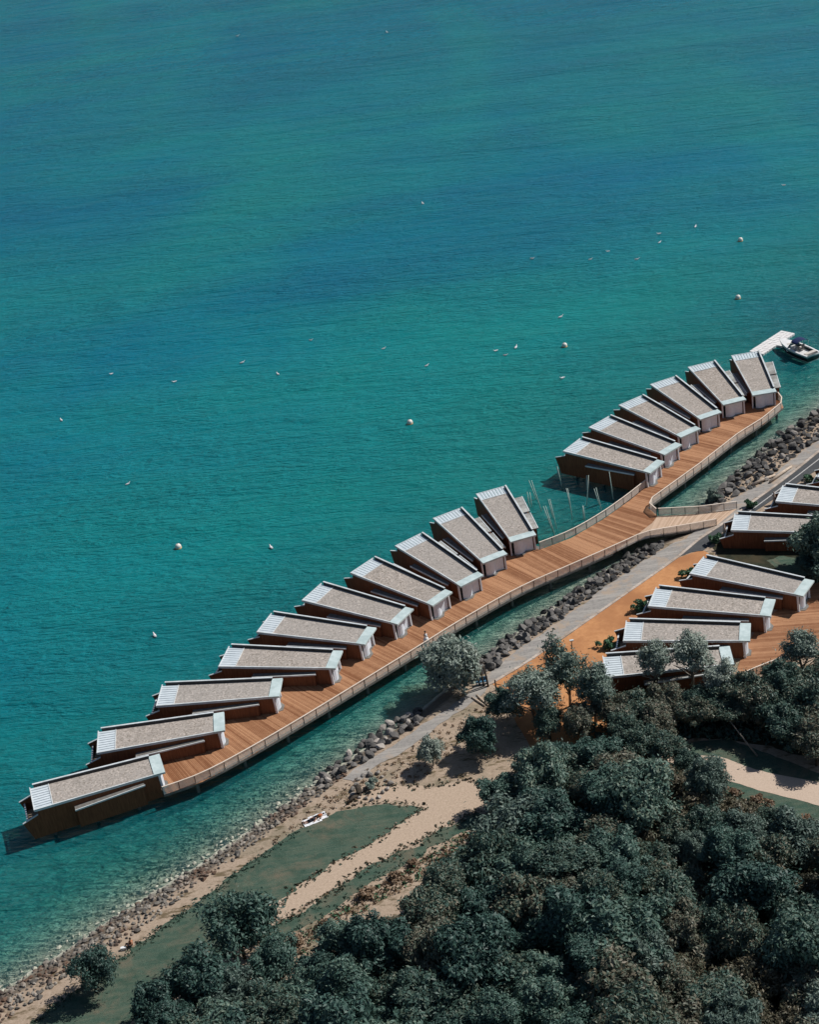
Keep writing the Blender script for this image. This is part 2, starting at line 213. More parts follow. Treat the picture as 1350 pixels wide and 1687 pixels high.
M['wall'] = mottled('brown_timber', (.125,.043,.018), (.21,.078,.034), 3.0, .75, .3, .02, kind='Object', stretch=(2.2,2.2,.25))
M['fascia'] = mottled('deck_fascia', (.13,.122,.11), (.21,.197,.18), 2.0, .8)
M['pile'] = mottled('pile_concrete', (.10,.10,.095), (.18,.18,.17), 2.0, .9)
M['handrail'] = mottled('pale_handrail', (.66,.56,.46), (.78,.68,.58), 1.0, .6)
M['lath'] = mottled('silver_timber', (.36,.28,.21), (.52,.42,.32), 3.0, .85)
M['log'] = mottled('bleached_log', (.40,.32,.25), (.58,.48,.38), 3.0, .9, kind='Object')
M['barkdark'] = mottled('dark_bark', (.035,.028,.022), (.08,.065,.05), 4.0, .95, kind='Object')
M['barkpale'] = mottled('pale_bark', (.16,.14,.12), (.30,.27,.23), 4.0, .9, kind='Object')
M['float'] = mottled('float_plastic', (.66,.64,.63), (.78,.76,.75), 2.5, .6)
M['hullwhite'] = mottled('boat_gelcoat', (.74,.74,.74), (.82,.82,.81), .8, .25, spec=.5, kind='Object')
M['hullteal'] = mottled('boat_teal', (.02,.10,.12), (.03,.13,.15), .8, .3, spec=.5, kind='Object')
M['hullblack'] = mottled('boat_black', (.006,.008,.01), (.012,.014,.018), .8, .25, spec=.5, kind='Object')
M['navy'] = mottled('navy_canvas', (.008,.016,.07), (.015,.03,.11), 2.0, .8, kind='Object')
M['cushion'] = mottled('boat_cushion', (.50,.47,.42), (.62,.58,.53), 2.0, .8, kind='Object')
M['grime'] = mottled('grey_seat', (.10,.10,.10), (.16,.15,.15), 2.0, .8, kind='Object')
M['towel'] = mottled('white_towel', (.70,.72,.74), (.80,.81,.83), 3.0, .95, kind='Object')
M['clothwhite'] = mottled('white_cloth', (.72,.73,.74), (.80,.81,.81), 3.0, .95, kind='Object')
M['clothdark'] = mottled('dark_cloth', (.02,.02,.03), (.045,.04,.05), 3.0, .95, kind='Object')
M['clothrust'] = mottled('rust_cloth', (.30,.09,.03), (.42,.14,.05), 3.0, .95, kind='Object')
M['skin'] = mottled('skin', (.42,.22,.14), (.52,.29,.19), 3.0, .6, kind='Object')
M['hair'] = mottled('brown_hair', (.02,.012,.008), (.05,.03,.02), 6.0, .7, kind='Object')
M['buoyw'] = mottled('buoy_white', (.70,.68,.62), (.80,.78,.72), 3.0, .5, kind='Object')
M['buoyo'] = mottled('buoy_orange', (.60,.32,.10), (.68,.40,.15), 3.0, .5, kind='Object')
M['gull'] = mottled('gull_white', (.80,.81,.82), (.86,.86,.86), 3.0, .8, kind='Object')
M['gullgrey'] = mottled('gull_grey', (.55,.57,.59), (.66,.68,.70), 3.0, .8, kind='Object')
M['pole'] = mottled('pale_green_pole', (.46,.60,.52), (.66,.78,.70), 2.0, .5, kind='Object')
M['blue'] = mottled('blue_plastic', (.06,.16,.26), (.09,.22,.34), 2.0, .5)
M['canvas'] = mottled('sand_canvas', (.50,.40,.32), (.62,.50,.41), 3.0, .9)

def m_curtain():
    m, n, p, o = new_mat('white_curtain')
    v = coords(n, (1,1,1), kind='Object'); f = noise(n, 3.0, 3, .5, v)
    n.links.new(ramp(n, f, [(.3, (.72,.81,.90)), (.7, (.80,.88,.96))]), p.inputs['Base Color']); p.inputs['Roughness'].default_value = .6
    return m
M['curtain'] = m_curtain()
def m_glass():
    m, n, p, o = new_mat('dark_glazing')
    p.inputs['Base Color'].default_value = (.03,.045,.06,1); p.inputs['Roughness'].default_value = .08; p.inputs['Specular IOR Level'].default_value = .8
    return m
M['glass'] = m_glass()
def m_mesh():
    m, n, p, o = new_mat('wire_mesh_panel')
    v = coords(n, (1,1,1), kind='World')
    t = n.nodes.new('ShaderNodeBsdfTransparent'); mx = n.nodes.new('ShaderNodeMixShader')
    f = noise(n, 3.0, 3, .7, v)
    fac = math_(n, 'MULTIPLY_ADD', f, .35); fac.node.inputs[2].default_value = .22
    n.links.new(fac, mx.inputs[0]); n.links.new(t.outputs[0], mx.inputs[1]); n.links.new(p.outputs[0], mx.inputs[2]); n.links.new(mx.outputs[0], o.inputs[0])
    p.inputs['Base Color'].default_value = (.86,.80,.72,1); p.inputs['Roughness'].default_value = .5
    return m
M['mesh'] = m_mesh()
def m_boards(name, c1, c2):
    m, n, p, o = new_mat(name)
    at = n.nodes.new('ShaderNodeAttribute'); at.attribute_name = 'tone'
    v = coords(n, (1,1,1), kind='World')
    f = noise(n, 1.2, 6, .7, v)
    k = math_(n, 'ADD', math_(n, 'MULTIPLY', at.outputs['Fac'], .62), math_(n, 'MULTIPLY', f, .38))
    n.links.new(ramp(n, k, [(.25, c1), (.72, c2)]), p.inputs['Base Color']); p.inputs['Roughness'].default_value = .8
    p.inputs['Specular IOR Level'].default_value = .3
    return m
M['boards'] = m_boards('deck_boards', (.23,.096,.042), (.465,.245,.130))
M['boardspale'] = m_boards('gangway_boards', (.42,.29,.20), (.56,.41,.30))
def m_leaf(name, cols, trans=.15):
    m, n, p, o = new_mat(name)
    g = n.nodes.new('ShaderNodeNewGeometry'); oi = n.nodes.new('ShaderNodeObjectInfo')
    v = coords(n, (1,1,1), kind='Object')
    f = noise(n, .55, 3, .6, v)
    k = math_(n, 'ADD', math_(n, 'MULTIPLY', g.outputs['Random Per Island'], .36), math_(n, 'MULTIPLY', f, .24))
    k = math_(n, 'ADD', k, math_(n, 'MULTIPLY', oi.outputs['Random'], .40))
    c = ramp(n, k, cols)
    n.links.new(c, p.inputs['Base Color']); p.inputs['Roughness'].default_value = .55; p.inputs['Specular IOR Level'].default_value = .35
    tr = n.nodes.new('ShaderNodeBsdfTranslucent'); n.links.new(c, tr.inputs[0])
    mx = n.nodes.new('ShaderNodeMixShader'); mx.inputs[0].default_value = trans
    n.links.new(p.outputs[0], mx.inputs[1]); n.links.new(tr.outputs[0], mx.inputs[2]); n.links.new(mx.outputs[0], o.inputs[0])
    return m
M['leafdark'] = m_leaf('dark_leaves', [(.15,(.028,.062,.055)), (.45,(.052,.112,.092)), (.7,(.10,.17,.135)), (.9,(.18,.22,.16))])
M['leafmix'] = m_leaf('mixed_leaves', [(.12,(.035,.07,.058)), (.34,(.06,.12,.098)), (.52,(.10,.135,.098)), (.70,(.165,.14,.098)), (.9,(.17,.22,.18))])
M['leafsilver'] = m_leaf('silver_leaves', [(.1,(.08,.13,.11)), (.4,(.17,.23,.19)), (.7,(.28,.33,.285)), (.95,(.40,.44,.38))])
M['leafgreen'] = m_leaf('fresh_leaves', [(.1,(.04,.10,.055)), (.5,(.07,.17,.09)), (.9,(.15,.26,.16))])
M['leaftan'] = m_leaf('dry_leaves', [(.1,(.12,.075,.045)), (.5,(.22,.145,.09)), (.9,(.34,.25,.17))])
def m_rock(name, a, b, wet):
    m, n, p, o = new_mat(name)
    v = coords(n, (1,1,1), kind='Object'); oi = n.nodes.new('ShaderNodeObjectInfo')
    f = noise(n, 1.6, 6, .7, v); k = math_(n, 'ADD', math_(n, 'MULTIPLY', f, .6), math_(n, 'MULTIPLY', oi.outputs['Random'], .4))
    n.links.new(ramp(n, k, [(.3, a), (.7, b)]), p.inputs['Base Color']); p.inputs['Roughness'].default_value = .85
    bump(n, p, f, .6, .08)
    return m
M['rock'] = m_rock('dark_boulder', (.025,.025,.025), (.17,.16,.15), 0)
M['rocklight'] = m_rock('pale_boulder', (.20,.185,.165), (.42,.38,.34), 0)
def m_stones():
    m, n, p, o = new_mat('shore_stones')
    g = n.nodes.new('ShaderNodeNewGeometry')
    v = coords(n, (1,1,1), kind='World'); f = noise(n, 1.1, 5, .6, v); f2 = noise(n, .25, 4, .6, v)
    k = math_(n, 'ADD', math_(n, 'MULTIPLY', g.outputs['Random Per Island'], .55), math_(n, 'MULTIPLY', f, .45))
    c = ramp(n, k, [(.2, (.055,.052,.048)), (.5, (.165,.15,.13)), (.82, (.37,.33,.28))])
    c = mix(n, ramp(n, f2, [(.50, (0,0,0)), (.62, (1,1,1))]), c, (.12,.07,.045))
    n.links.new(c, p.inputs['Base Color']); p.inputs['Roughness'].default_value = .85
    return m
M['stones'] = m_stones()
def m_lawn():
    m, n, p, o = new_mat('lawn_grass')
    v = coords(n, (1,1,1), kind='World'); f = noise(n, 4.0, 8, .8, v); f2 = noise(n, .22, 7, .7, v, .5)
    v3 = coords(n, (.35,1.9,1), (0,0,R(-33)), kind='World'); f3 = noise(n, .9, 7, .75, v3)
    c = ramp(n, f, [(.32, (.036,.072,.052)), (.66, (.072,.122,.092))])
    c = mix(n, ramp(n, f3, [(.42, (0,0,0)), (.70, (.85,.85,.85))]), c, (.125,.145,.105))
    c = mix(n, ramp(n, f2, [(.50, (0,0,0)), (.66, (.8,.8,.8))]), c, (.165,.14,.10))
    f5 = noise(n, .45, 5, .6, v); c = mix(n, ramp(n, f5, [(.52, (0,0,0)), (.66, (.6,.6,.6))]), c, (.03,.07,.05))
    n.links.new(c, p.inputs['Base Color']); p.inputs['Roughness'].default_value = .95; p.inputs['Specular IOR Level'].default_value = .15
    bump(n, p, f, .8, .12)
    return m
M['lawn'] = m_lawn()
def m_sand(name, a, b, patch, amt):
    m, n, p, o = new_mat(name)
    v = coords(n, (1,1,1), kind='World'); f = noise(n, 3.5, 8, .8, v); f2 = noise(n, .55, 7, .72, v)
    c = ramp(n, f, [(.3, a), (.7, b)])
    c = mix(n, ramp(n, f2, [(amt, (0,0,0)), (amt+.06, (1,1,1))]), c, patch)
    n.links.new(c, p.inputs['Base Color']); p.inputs['Roughness'].default_value = .95; p.inputs['Specular IOR Level'].default_value = .15
    bump(n, p, f, .6, .06)
    return m
M['sand'] = m_sand('sand_path', (.34,.26,.19), (.55,.43,.33), (.22,.165,.11), .66)
M['sandclean'] = m_sand('pale_path', (.46,.36,.28), (.58,.465,.37), (.36,.28,.21), .70)
def m_ground():
    m, n, p, o = new_mat('scrubby_ground')
    v = coords(n, (1,1,1), kind='World'); f = noise(n, 3.0, 8, .8, v)
    v2 = coords(n, (.55,1.6,1), (0,0,R(-38)), kind='World')
    f2 = noise(n, .7, 8, .75, v2); f3 = noise(n, .10, 4, .6, v)
    land = ramp(n, f, [(.3, (.28,.21,.15)), (.7, (.47,.375,.29))])
    land = mix(n, ramp(n, f2, [(.52, (0,0,0)), (.60, (1,1,1))]), land, (.15,.115,.07))
    land = mix(n, ramp(n, f3, [(.55, (0,0,0)), (.7, (.6,.6,.6))]), land, (.08,.10,.06))
    bed = ramp(n, noise(n, .5, 6, .7, v), [(.35, (.34,.37,.30)), (.62, (.60,.60,.50))])
    g = n.nodes.new('ShaderNodeNewGeometry'); sp = n.nodes.new('ShaderNodeSeparateXYZ'); n.links.new(g.outputs['Position'], sp.inputs[0])
    wk = math_(n, 'MULTIPLY_ADD', sp.outputs['Z'], 5.0, True); wk.node.inputs[2].default_value = -3.2
    land = mix(n, wk, ramp(n, f, [(.3, (.09,.075,.058)), (.7, (.20,.165,.13))]), land)
    k = math_(n, 'MULTIPLY_ADD', sp.outputs['Z'], 4.0, True); k.node.inputs[2].default_value = .2
    c = mix(n, k, bed, land)
    n.links.new(c, p.inputs['Base Color']); p.inputs['Roughness'].default_value = .95; p.inputs['Specular IOR Level'].default_value = .15
    bump(n, p, f, .6, .08)
    return m
M['ground'] = m_ground()
M['soil'] = mottled('forest_floor_and_shade', (.020,.024,.016), (.045,.048,.032), 1.5, .98, c3=(.06,.05,.03), s3=.4, spec=.1)

def m_water():
    m, n, p, o = new_mat('lake_water')
    at = n.nodes.new('ShaderNodeAttribute'); at.attribute_name = 'depth'
    ab = n.nodes.new('ShaderNodeAttribute'); ab.attribute_name = 'blue'
    v = coords(n, (1,1,1), kind='World')
    vc = coords(n, (.020,.0065,1), (0,0,R(-30)), kind='World'); fc = noise(n, 1.0, 4, .55, vc, .6)
    vd = coords(n, (.010,.05,1), (0,0,R(36)), kind='World'); fd = noise(n, 1.0, 5, .6, vd, .4)
    k = math_(n, 'ADD', ab.outputs['Fac'], math_(n, 'MULTIPLY_ADD', fc, .9))
    k.node.inputs[1].links[0].from_node.inputs[2].default_value = -.45
    k = math_(n, 'ADD', k, math_(n, 'MULTIPLY_ADD', fd, .7)); k.node.inputs[1].links[0].from_node.inputs[2].default_value = -.35
    c = ramp(n, k, [(.0, (.006,.235,.232)), (.35, (.005,.208,.245)), (.65, (.002,.165,.250)), (1.0, (.002,.125,.245))])
    c = mix(n, ramp(n, noise(n, .35, 6, .7, v), [(.3, (0,0,0)), (.75, (.35,.35,.35))]), c, (.002,.12,.125))
    n.links.new(c, p.inputs['Base Color'])
    p.inputs['Roughness'].default_value = .22; p.inputs['IOR'].default_value = 1.33; p.inputs['Specular IOR Level'].default_value = .07
    wv = coords(n, (.20,.62,1), (0,0,R(36)), kind='World'); w1 = noise(n, 1.0, 5, .62, wv, .5)
    wv2 = coords(n, (.6,1.7,1), (0,0,R(28)), kind='World'); w2 = noise(n, 1.0, 4, .6, wv2, .3)
    wv4 = coords(n, (.05,.17,1), (0,0,R(40)), kind='World'); w4 = noise(n, 1.0, 4, .6, wv4, .4)
    wv3 = coords(n, (.012,.04,1), (0,0,R(38)), kind='World'); w3 = noise(n, 1.0, 3, .5, wv3, .3)
    h = math_(n, 'ADD', math_(n, 'MULTIPLY', w1, 1.0), math_(n, 'MULTIPLY', w2, .75))
    h = math_(n, 'ADD', h, math_(n, 'MULTIPLY', w4, 2.2))
    h = math_(n, 'MULTIPLY', h, math_(n, 'MULTIPLY_ADD', w3, 1.2))
    h.node.inputs[1].links[0].from_node.inputs[2].default_value = .15
    bump(n, p, h, 1.0, 1.15)
    tr = n.nodes.new('ShaderNodeBsdfTransparent'); n.links.new(ramp(n, at.outputs['Fac'], [(.11, (.94,.99,.97)), (.20, (.62,.90,.87)), (.33, (.33,.78,.78))]), tr.inputs[0])
    mx = n.nodes.new('ShaderNodeMixShader'); n.links.new(at.outputs['Fac'], mx.inputs[0])
    gl = n.nodes.new('ShaderNodeBsdfGlossy'); gl.inputs['Roughness'].default_value = .2; gl.inputs['Color'].default_value = (.5,.5,.5,1)
    fr = n.nodes.new('ShaderNodeFresnel'); fr.inputs[0].default_value = 1.33
    nb = p.inputs['Normal'].links[0].from_socket; n.links.new(nb, gl.inputs['Normal']); n.links.new(nb, fr.inputs['Normal'])
    m2 = n.nodes.new('ShaderNodeMixShader'); n.links.new(fr.outputs[0], m2.inputs[0]); n.links.new(tr.outputs[0], m2.inputs[1]); n.links.new(gl.outputs[0], m2.inputs[2])
    n.links.new(m2.outputs[0], mx.inputs[1]); n.links.new(p.outputs[0], mx.inputs[2]); n.links.new(mx.outputs[0], o.inputs[0])
    return m
M['water'] = m_water()

# ---------------------------------------------------------------- mesh helpers
class MB:
    def __init__(s): s.v = []; s.f = []; s.mi = []
    def add(s, vs, fs, mi=0):
        b = len(s.v); s.v += [tuple(v) for v in vs]; s.f += [tuple(b+i for i in f) for f in fs]; s.mi += [mi]*len(fs); return s
    def box(s, x0, x1, y0, y1, z0, z1, mi=0):
        return s.hexa([(x0,y0,z0),(x1,y0,z0),(x1,y1,z0),(x0,y1,z0),(x0,y0,z1),(x1,y0,z1),(x1,y1,z1),(x0,y1,z1)], mi)
    def hexa(s, p, mi=0):
        return s.add(p, [(3,2,1,0),(4,5,6,7),(0,1,5,4),(1,2,6,5),(2,3,7,6),(3,0,4,7)], mi)
    def prism(s, poly, z0, z1, mi=0):     # poly counter-clockwise, z0/z1 number or list
        k = len(poly)
        a = z0 if isinstance(z0, (list, tuple)) else [z0]*k
        b = z1 if isinstance(z1, (list, tuple)) else [z1]*k
        vs = [(x, y, a[i]) for i, (x, y) in enumerate(poly)] + [(x, y, b[i]) for i, (x, y) in enumerate(poly)]
        fs = [tuple(range(k-1, -1, -1)), tuple(range(k, 2*k))] + [(i, (i+1) % k, k+(i+1) % k, k+i) for i in range(k)]
        return s.add(vs, fs, mi)
    def tube(s, pts, r, seg=6, mi=0, cap=True):
        rs = r if isinstance(r, (list, tuple)) else [r]*len(pts)
        pts = [Vector(p) for p in pts]; vs = []; fs = []
        for i, p in enumerate(pts):
            d = (pts[min(i+1, len(pts)-1)] - pts[max(i-1, 0)]).normalized()
            u = d.cross(Vector((0,0,1)))
            if u.length < .05: u = d.cross(Vector((1,0,0)))
            u.normalize(); v_ = d.cross(u)
            for j in range(seg):
                a = 2*math.pi*j/seg; q = p + (u*math.cos(a) + v_*math.sin(a))*rs[i]; vs.append(tuple(q))
        for i in range(len(pts)-1):
            for j in range(seg):
                fs.append((i*seg+j, (i+1)*seg+j, (i+1)*seg+(j+1) % seg, i*seg+(j+1) % seg))
        if cap: fs += [tuple(range(seg)), tuple(range((len(pts)-1)*seg, len(pts)*seg))[::-1]]
        return s.add(vs, fs, mi)
    def mesh(s, name, mats, smooth=False):
        me = bpy.data.meshes.new(name); me.from_pydata(s.v, [], s.f)
        for m in (mats if isinstance(mats, (list, tuple)) else [mats]): me.materials.append(m)
        if any(s.mi): me.polygons.foreach_set('material_index', s.mi)
        if smooth: me.polygons.foreach_set('use_smooth', [True]*len(me.polygons))
        me.update(); return me
def link(name, data, parent=None, loc=(0,0,0), rz=0.0):
    o = bpy.data.objects.new(name, data); COL.objects.link(o)
    o.location = loc; o.rotation_euler = (0,0,rz)
    if parent: o.parent = parent
    return o
def tag(o, label=None, cat=None, group=None, kind=None):
    if label: o['label'] = label
    if cat: o['category'] = cat
    if group: o['group'] = group
    if kind: o['kind'] = kind
    return o
def part(name, mb, mat, parent, smooth=False, loc=(0,0,0)):
    return link(name, mb.mesh(name, mat, smooth), parent, loc)
def copy_tree(o, parent=None):
    c = o.copy(); COL.objects.link(c)
    if parent: c.parent = parent
    for ch in list(o.children): copy_tree(ch, c)
    return c
def inpoly(pts, poly):
    pts = np.asarray(pts); P = np.asarray(poly); x, y = pts[:,0], pts[:,1]; r = np.zeros(len(pts), bool)
    j = len(P)-1
    for i in range(len(P)):
        c = ((P[i,1] > y) != (P[j,1] > y)) & (x < (P[j,0]-P[i,0])*(y-P[i,1])/(P[j,1]-P[i,1]+1e-12)+P[i,0])
        r ^= c; j = i
    return r
def dist_line(pts, line):
    pts = np.asarray(pts, float); L = np.asarray(line, float); best = np.full(len(pts), 1e9)
    for a, b in zip(L[:-1], L[1:]):
        d = b-a; t = np.clip(((pts-a)@d)/(d@d), 0, 1); q = a+t[:,None]*d
        best = np.minimum(best, np.hypot(*(pts-q).T))
    return best
def resample(line, step):
    L = np.asarray(line, float); d = np.r_[0, np.cumsum(np.linalg.norm(np.diff(L, axis=0), axis=1))]
    n_ = max(2, int(round(d[-1]/step))+1); t = np.linspace(0, d[-1], n_)
    return np.stack([np.interp(t, d, L[:,i]) for i in range(L.shape[1])], 1)
def chaikin(L, k=2):
    L = np.asarray(L, float)
    for _ in range(k):
        a = L[:-1]*.75+L[1:]*.25; b = L[:-1]*.25+L[1:]*.75
        q = np.empty((2*len(a), L.shape[1])); q[0::2] = a; q[1::2] = b
        L = np.vstack([L[:1], q, L[-1:]])
    return L
def poisson(poly, r, n_try, seed, keep=None):
    g = np.random.default_rng(seed); P = np.asarray(poly); lo = P.min(0); hi = P.max(0)
    c = g.uniform(lo, hi, (n_try, 2)); c = c[inpoly(c, poly)]; out = []; cell = {}
    for p in c:
        if keep is not None and not keep(p): continue
        k = (int(p[0]//r), int(p[1]//r)); ok = True
        for i in (-1,0,1):
            for j in (-1,0,1):
                for q in cell.get((k[0]+i, k[1]+j), ()):
                    if (q[0]-p[0])**2+(q[1]-p[1])**2 < r*r: ok = False
        if ok: cell.setdefault(k, []).append(p); out.append(p)
    return out

# ---------------------------------------------------------------- ground and water
LZ = .85
SH = D['shore']
LANDPOLY = SH + [[600, SH[-1][1]], [600, -400], [SH[0][0], -400]]
def axis(a0, a1, f0, f1, fine, coarse):
    return np.unique(np.r_[np.arange(a0, f0, coarse), np.arange(f0, f1, fine), np.arange(f1, a1+coarse, coarse)])
def signed(pts):
    d = dist_line(pts, SH); return np.where(inpoly(pts, LANDPOLY), d, -d)
def grid(name, xs, ys, zf, mat):
    X, Y = np.meshgrid(xs, ys); pts = np.stack([X.ravel(), Y.ravel()], 1)
    Z, extra = zf(pts)
    nx, ny = len(xs), len(ys)
    i = np.arange(nx*(ny-1)).reshape(ny-1, nx)[:, :-1].ravel()
    F = np.stack([i, i+1, i+1+nx, i+nx], 1)
    me = bpy.data.meshes.new(name); me.vertices.add(len(pts)); me.vertices.foreach_set('co', np.c_[pts, Z].ravel())
    me.loops.add(F.size); me.loops.foreach_set('vertex_index', F.ravel().astype(np.int32))
    me.polygons.add(len(F)); me.polygons.foreach_set('loop_start', (np.arange(len(F))*4).astype(np.int32)); me.polygons.foreach_set('loop_total', np.full(len(F), 4, np.int32))
    me.update(calc_edges=True); me.materials.append(mat)
    if extra is not None:
        for nm, ar in extra.items():
            a = me.attributes.new(nm, 'FLOAT', 'POINT'); a.data.foreach_set('value', ar.astype(np.float32))
    return link(name, me)
def zground(p):
    s = signed(p)
    up = np.minimum(LZ, .12 + np.clip(s, 0, None)*.32)
    dn = .12 + np.interp(-s, [0, 4, 9, 30, 80], [0, -.75, -1.25, -1.6, -3.0])
    z = np.where(s > 0, up, dn)
    z += np.where(s < 2, .05*np.sin(p[:,0]*2.1+np.sin(p[:,1]*1.7))*np.cos(p[:,1]*2.3), 0)
    return z, None
g = grid('ground', axis(-900, 1500, -62, 110, .8, 40), axis(-100, 3200, 108, 292, .8, 40), zground, M['ground']); tag(g, kind='structure')
def zwater(p):
    s = signed(p)
    d = np.interp(-s, [0, 1.5, 5, 12, 30, 60], [.08, .11, .20, .40, .74, .95])
    C = np.array(D['blue']); q = np.stack([p[:,0]/110, np.log(np.maximum(p[:,1], 60))*2.2], 1); cc = np.stack([C[:,0]/110, np.log(C[:,1])*2.2], 1)
    w_ = 1/(((q[:,None,:]-cc[None])**2).sum(2)+.012)**1.6
    return np.zeros(len(p)), {'depth': d, 'blue': (w_*C[:,2]).sum(1)/w_.sum(1)}
wtr = grid('lake_water', np.unique(np.r_[axis(-2500, 2500, -240, 240, 12, 60), axis(-62, 110, -62, 110, 1.2, 60)]), np.unique(np.r_[axis(-60, 4200, 96, 900, 12, 60), axis(108, 292, 108, 292, 1.2, 60)]), zwater, M['water']); tag(wtr, kind='structure')

def sheet(name, poly, z, mat, jit=.25, step=.7, seed=0):
    L = resample(poly + [poly[0]], step)[:-1]; g_ = np.random.default_rng(seed+5)
    j = g_.normal(0, 1, (len(L), 2)); j = (j + np.roll(j, 1, 0) + np.roll(j, -1, 0))/2.2
    L = L + j*jit
    me = bpy.data.meshes.new(name)
    from mathutils.geometry import tessellate_polygon
    tri = tessellate_polygon([[Vector((*p, 0)) for p in L]])
    me.from_pydata([(x, y, z) for x, y in L], [], [tuple(t) for t in tri])
    for p in me.polygons:
        pass
    me.materials.append(mat); me.update()
    o = link(name, me); tag(o, kind='structure'); return o
sheet('forest_floor_and_shade', D['forest'], LZ+.012, M['soil'], .5, 1.0, 1)
sheet('forest_floor_and_shade', D['wood2'], LZ+.016, M['soil'], .5, 1.0, 2)
sheet('lawn', D['lawn'], LZ+.020, M['lawn'], .22, .6, 3)
sheet('lawn', D['lawn2'], LZ+.024, M['lawn'], .30, .6, 4)
sheet('lawn', D['lawn3'], LZ+.020, M['lawn'], .15, .6, 5)
sheet('forest_floor_and_shade', D['shade4'], LZ+.016, M['soil'], .3, .8, 16)  # dark sheet painting in the shade on the ground between the upper land cabins
sheet('lawn', D['lawn4'], LZ+.020, M['lawn'], .2, .6, 15)
sheet('sand_path', D['sandpath'], LZ+.032, M['sand'], .30, .5, 6)
sheet('sand_path', D['path4'], LZ+.032, M['sand'], .30, .5, 7)
sheet('pale_path', D['path3'], LZ+.036, M['sandclean'], .08, .7, 8)
sheet('clay_court', D['clay'], LZ+.028, M['clay'], .06, 1.0, 9)
sheet('promenade', D['strip'], LZ+.040, M['concrete'], .16, .6, 10)
sheet('road', D['road'], LZ+.044, M['asphalt'], .0, 2.0, 11)
def ribbon(line, wdt, z0, z1, mb, mi=0):
    L = np.asarray(line, float); d = np.gradient(L, axis=0); d /= np.linalg.norm(d, axis=1)[:,None]; nrm = np.stack([-d[:,1], d[:,0]], 1)
    a = L+nrm*wdt/2; b = L-nrm*wdt/2
    for i in range(len(L)-1):
        mb.hexa([(*b[i], z0), (*b[i+1], z0), (*a[i+1], z0), (*a[i], z0), (*b[i], z1), (*b[i+1], z1), (*a[i+1], z1), (*a[i], z1)], mi)
# kerb laid in stones
kb = resample(D['kerb'], 1.6)
ks = None
kroot = link('kerb', None, loc=(kb[0][0], kb[0][1], LZ)); tag(kroot, kind='structure')
for i in range(min(len(kb)-1, 110)):
    a, b = kb[i], kb[i+1]; ln = float(np.hypot(*(b-a)))
    if ks is None:
        ks = MB().box(.02, ln-.02, -.2, .2, -.1, .12).mesh('kerb_stone', M['kerb'])
    link('kerb_stone', ks, kroot, (a[0]-kb[0][0], a[1]-kb[0][1], random.uniform(-.01, .012)), math.atan2(b[1]-a[1], b[0]-a[0]))
mb = MB(); ribbon(resample(D['roadline'], 2), .16, LZ+.046, LZ+.050, mb)
tag(part('road_line', mb, M['line'], None), kind='structure')

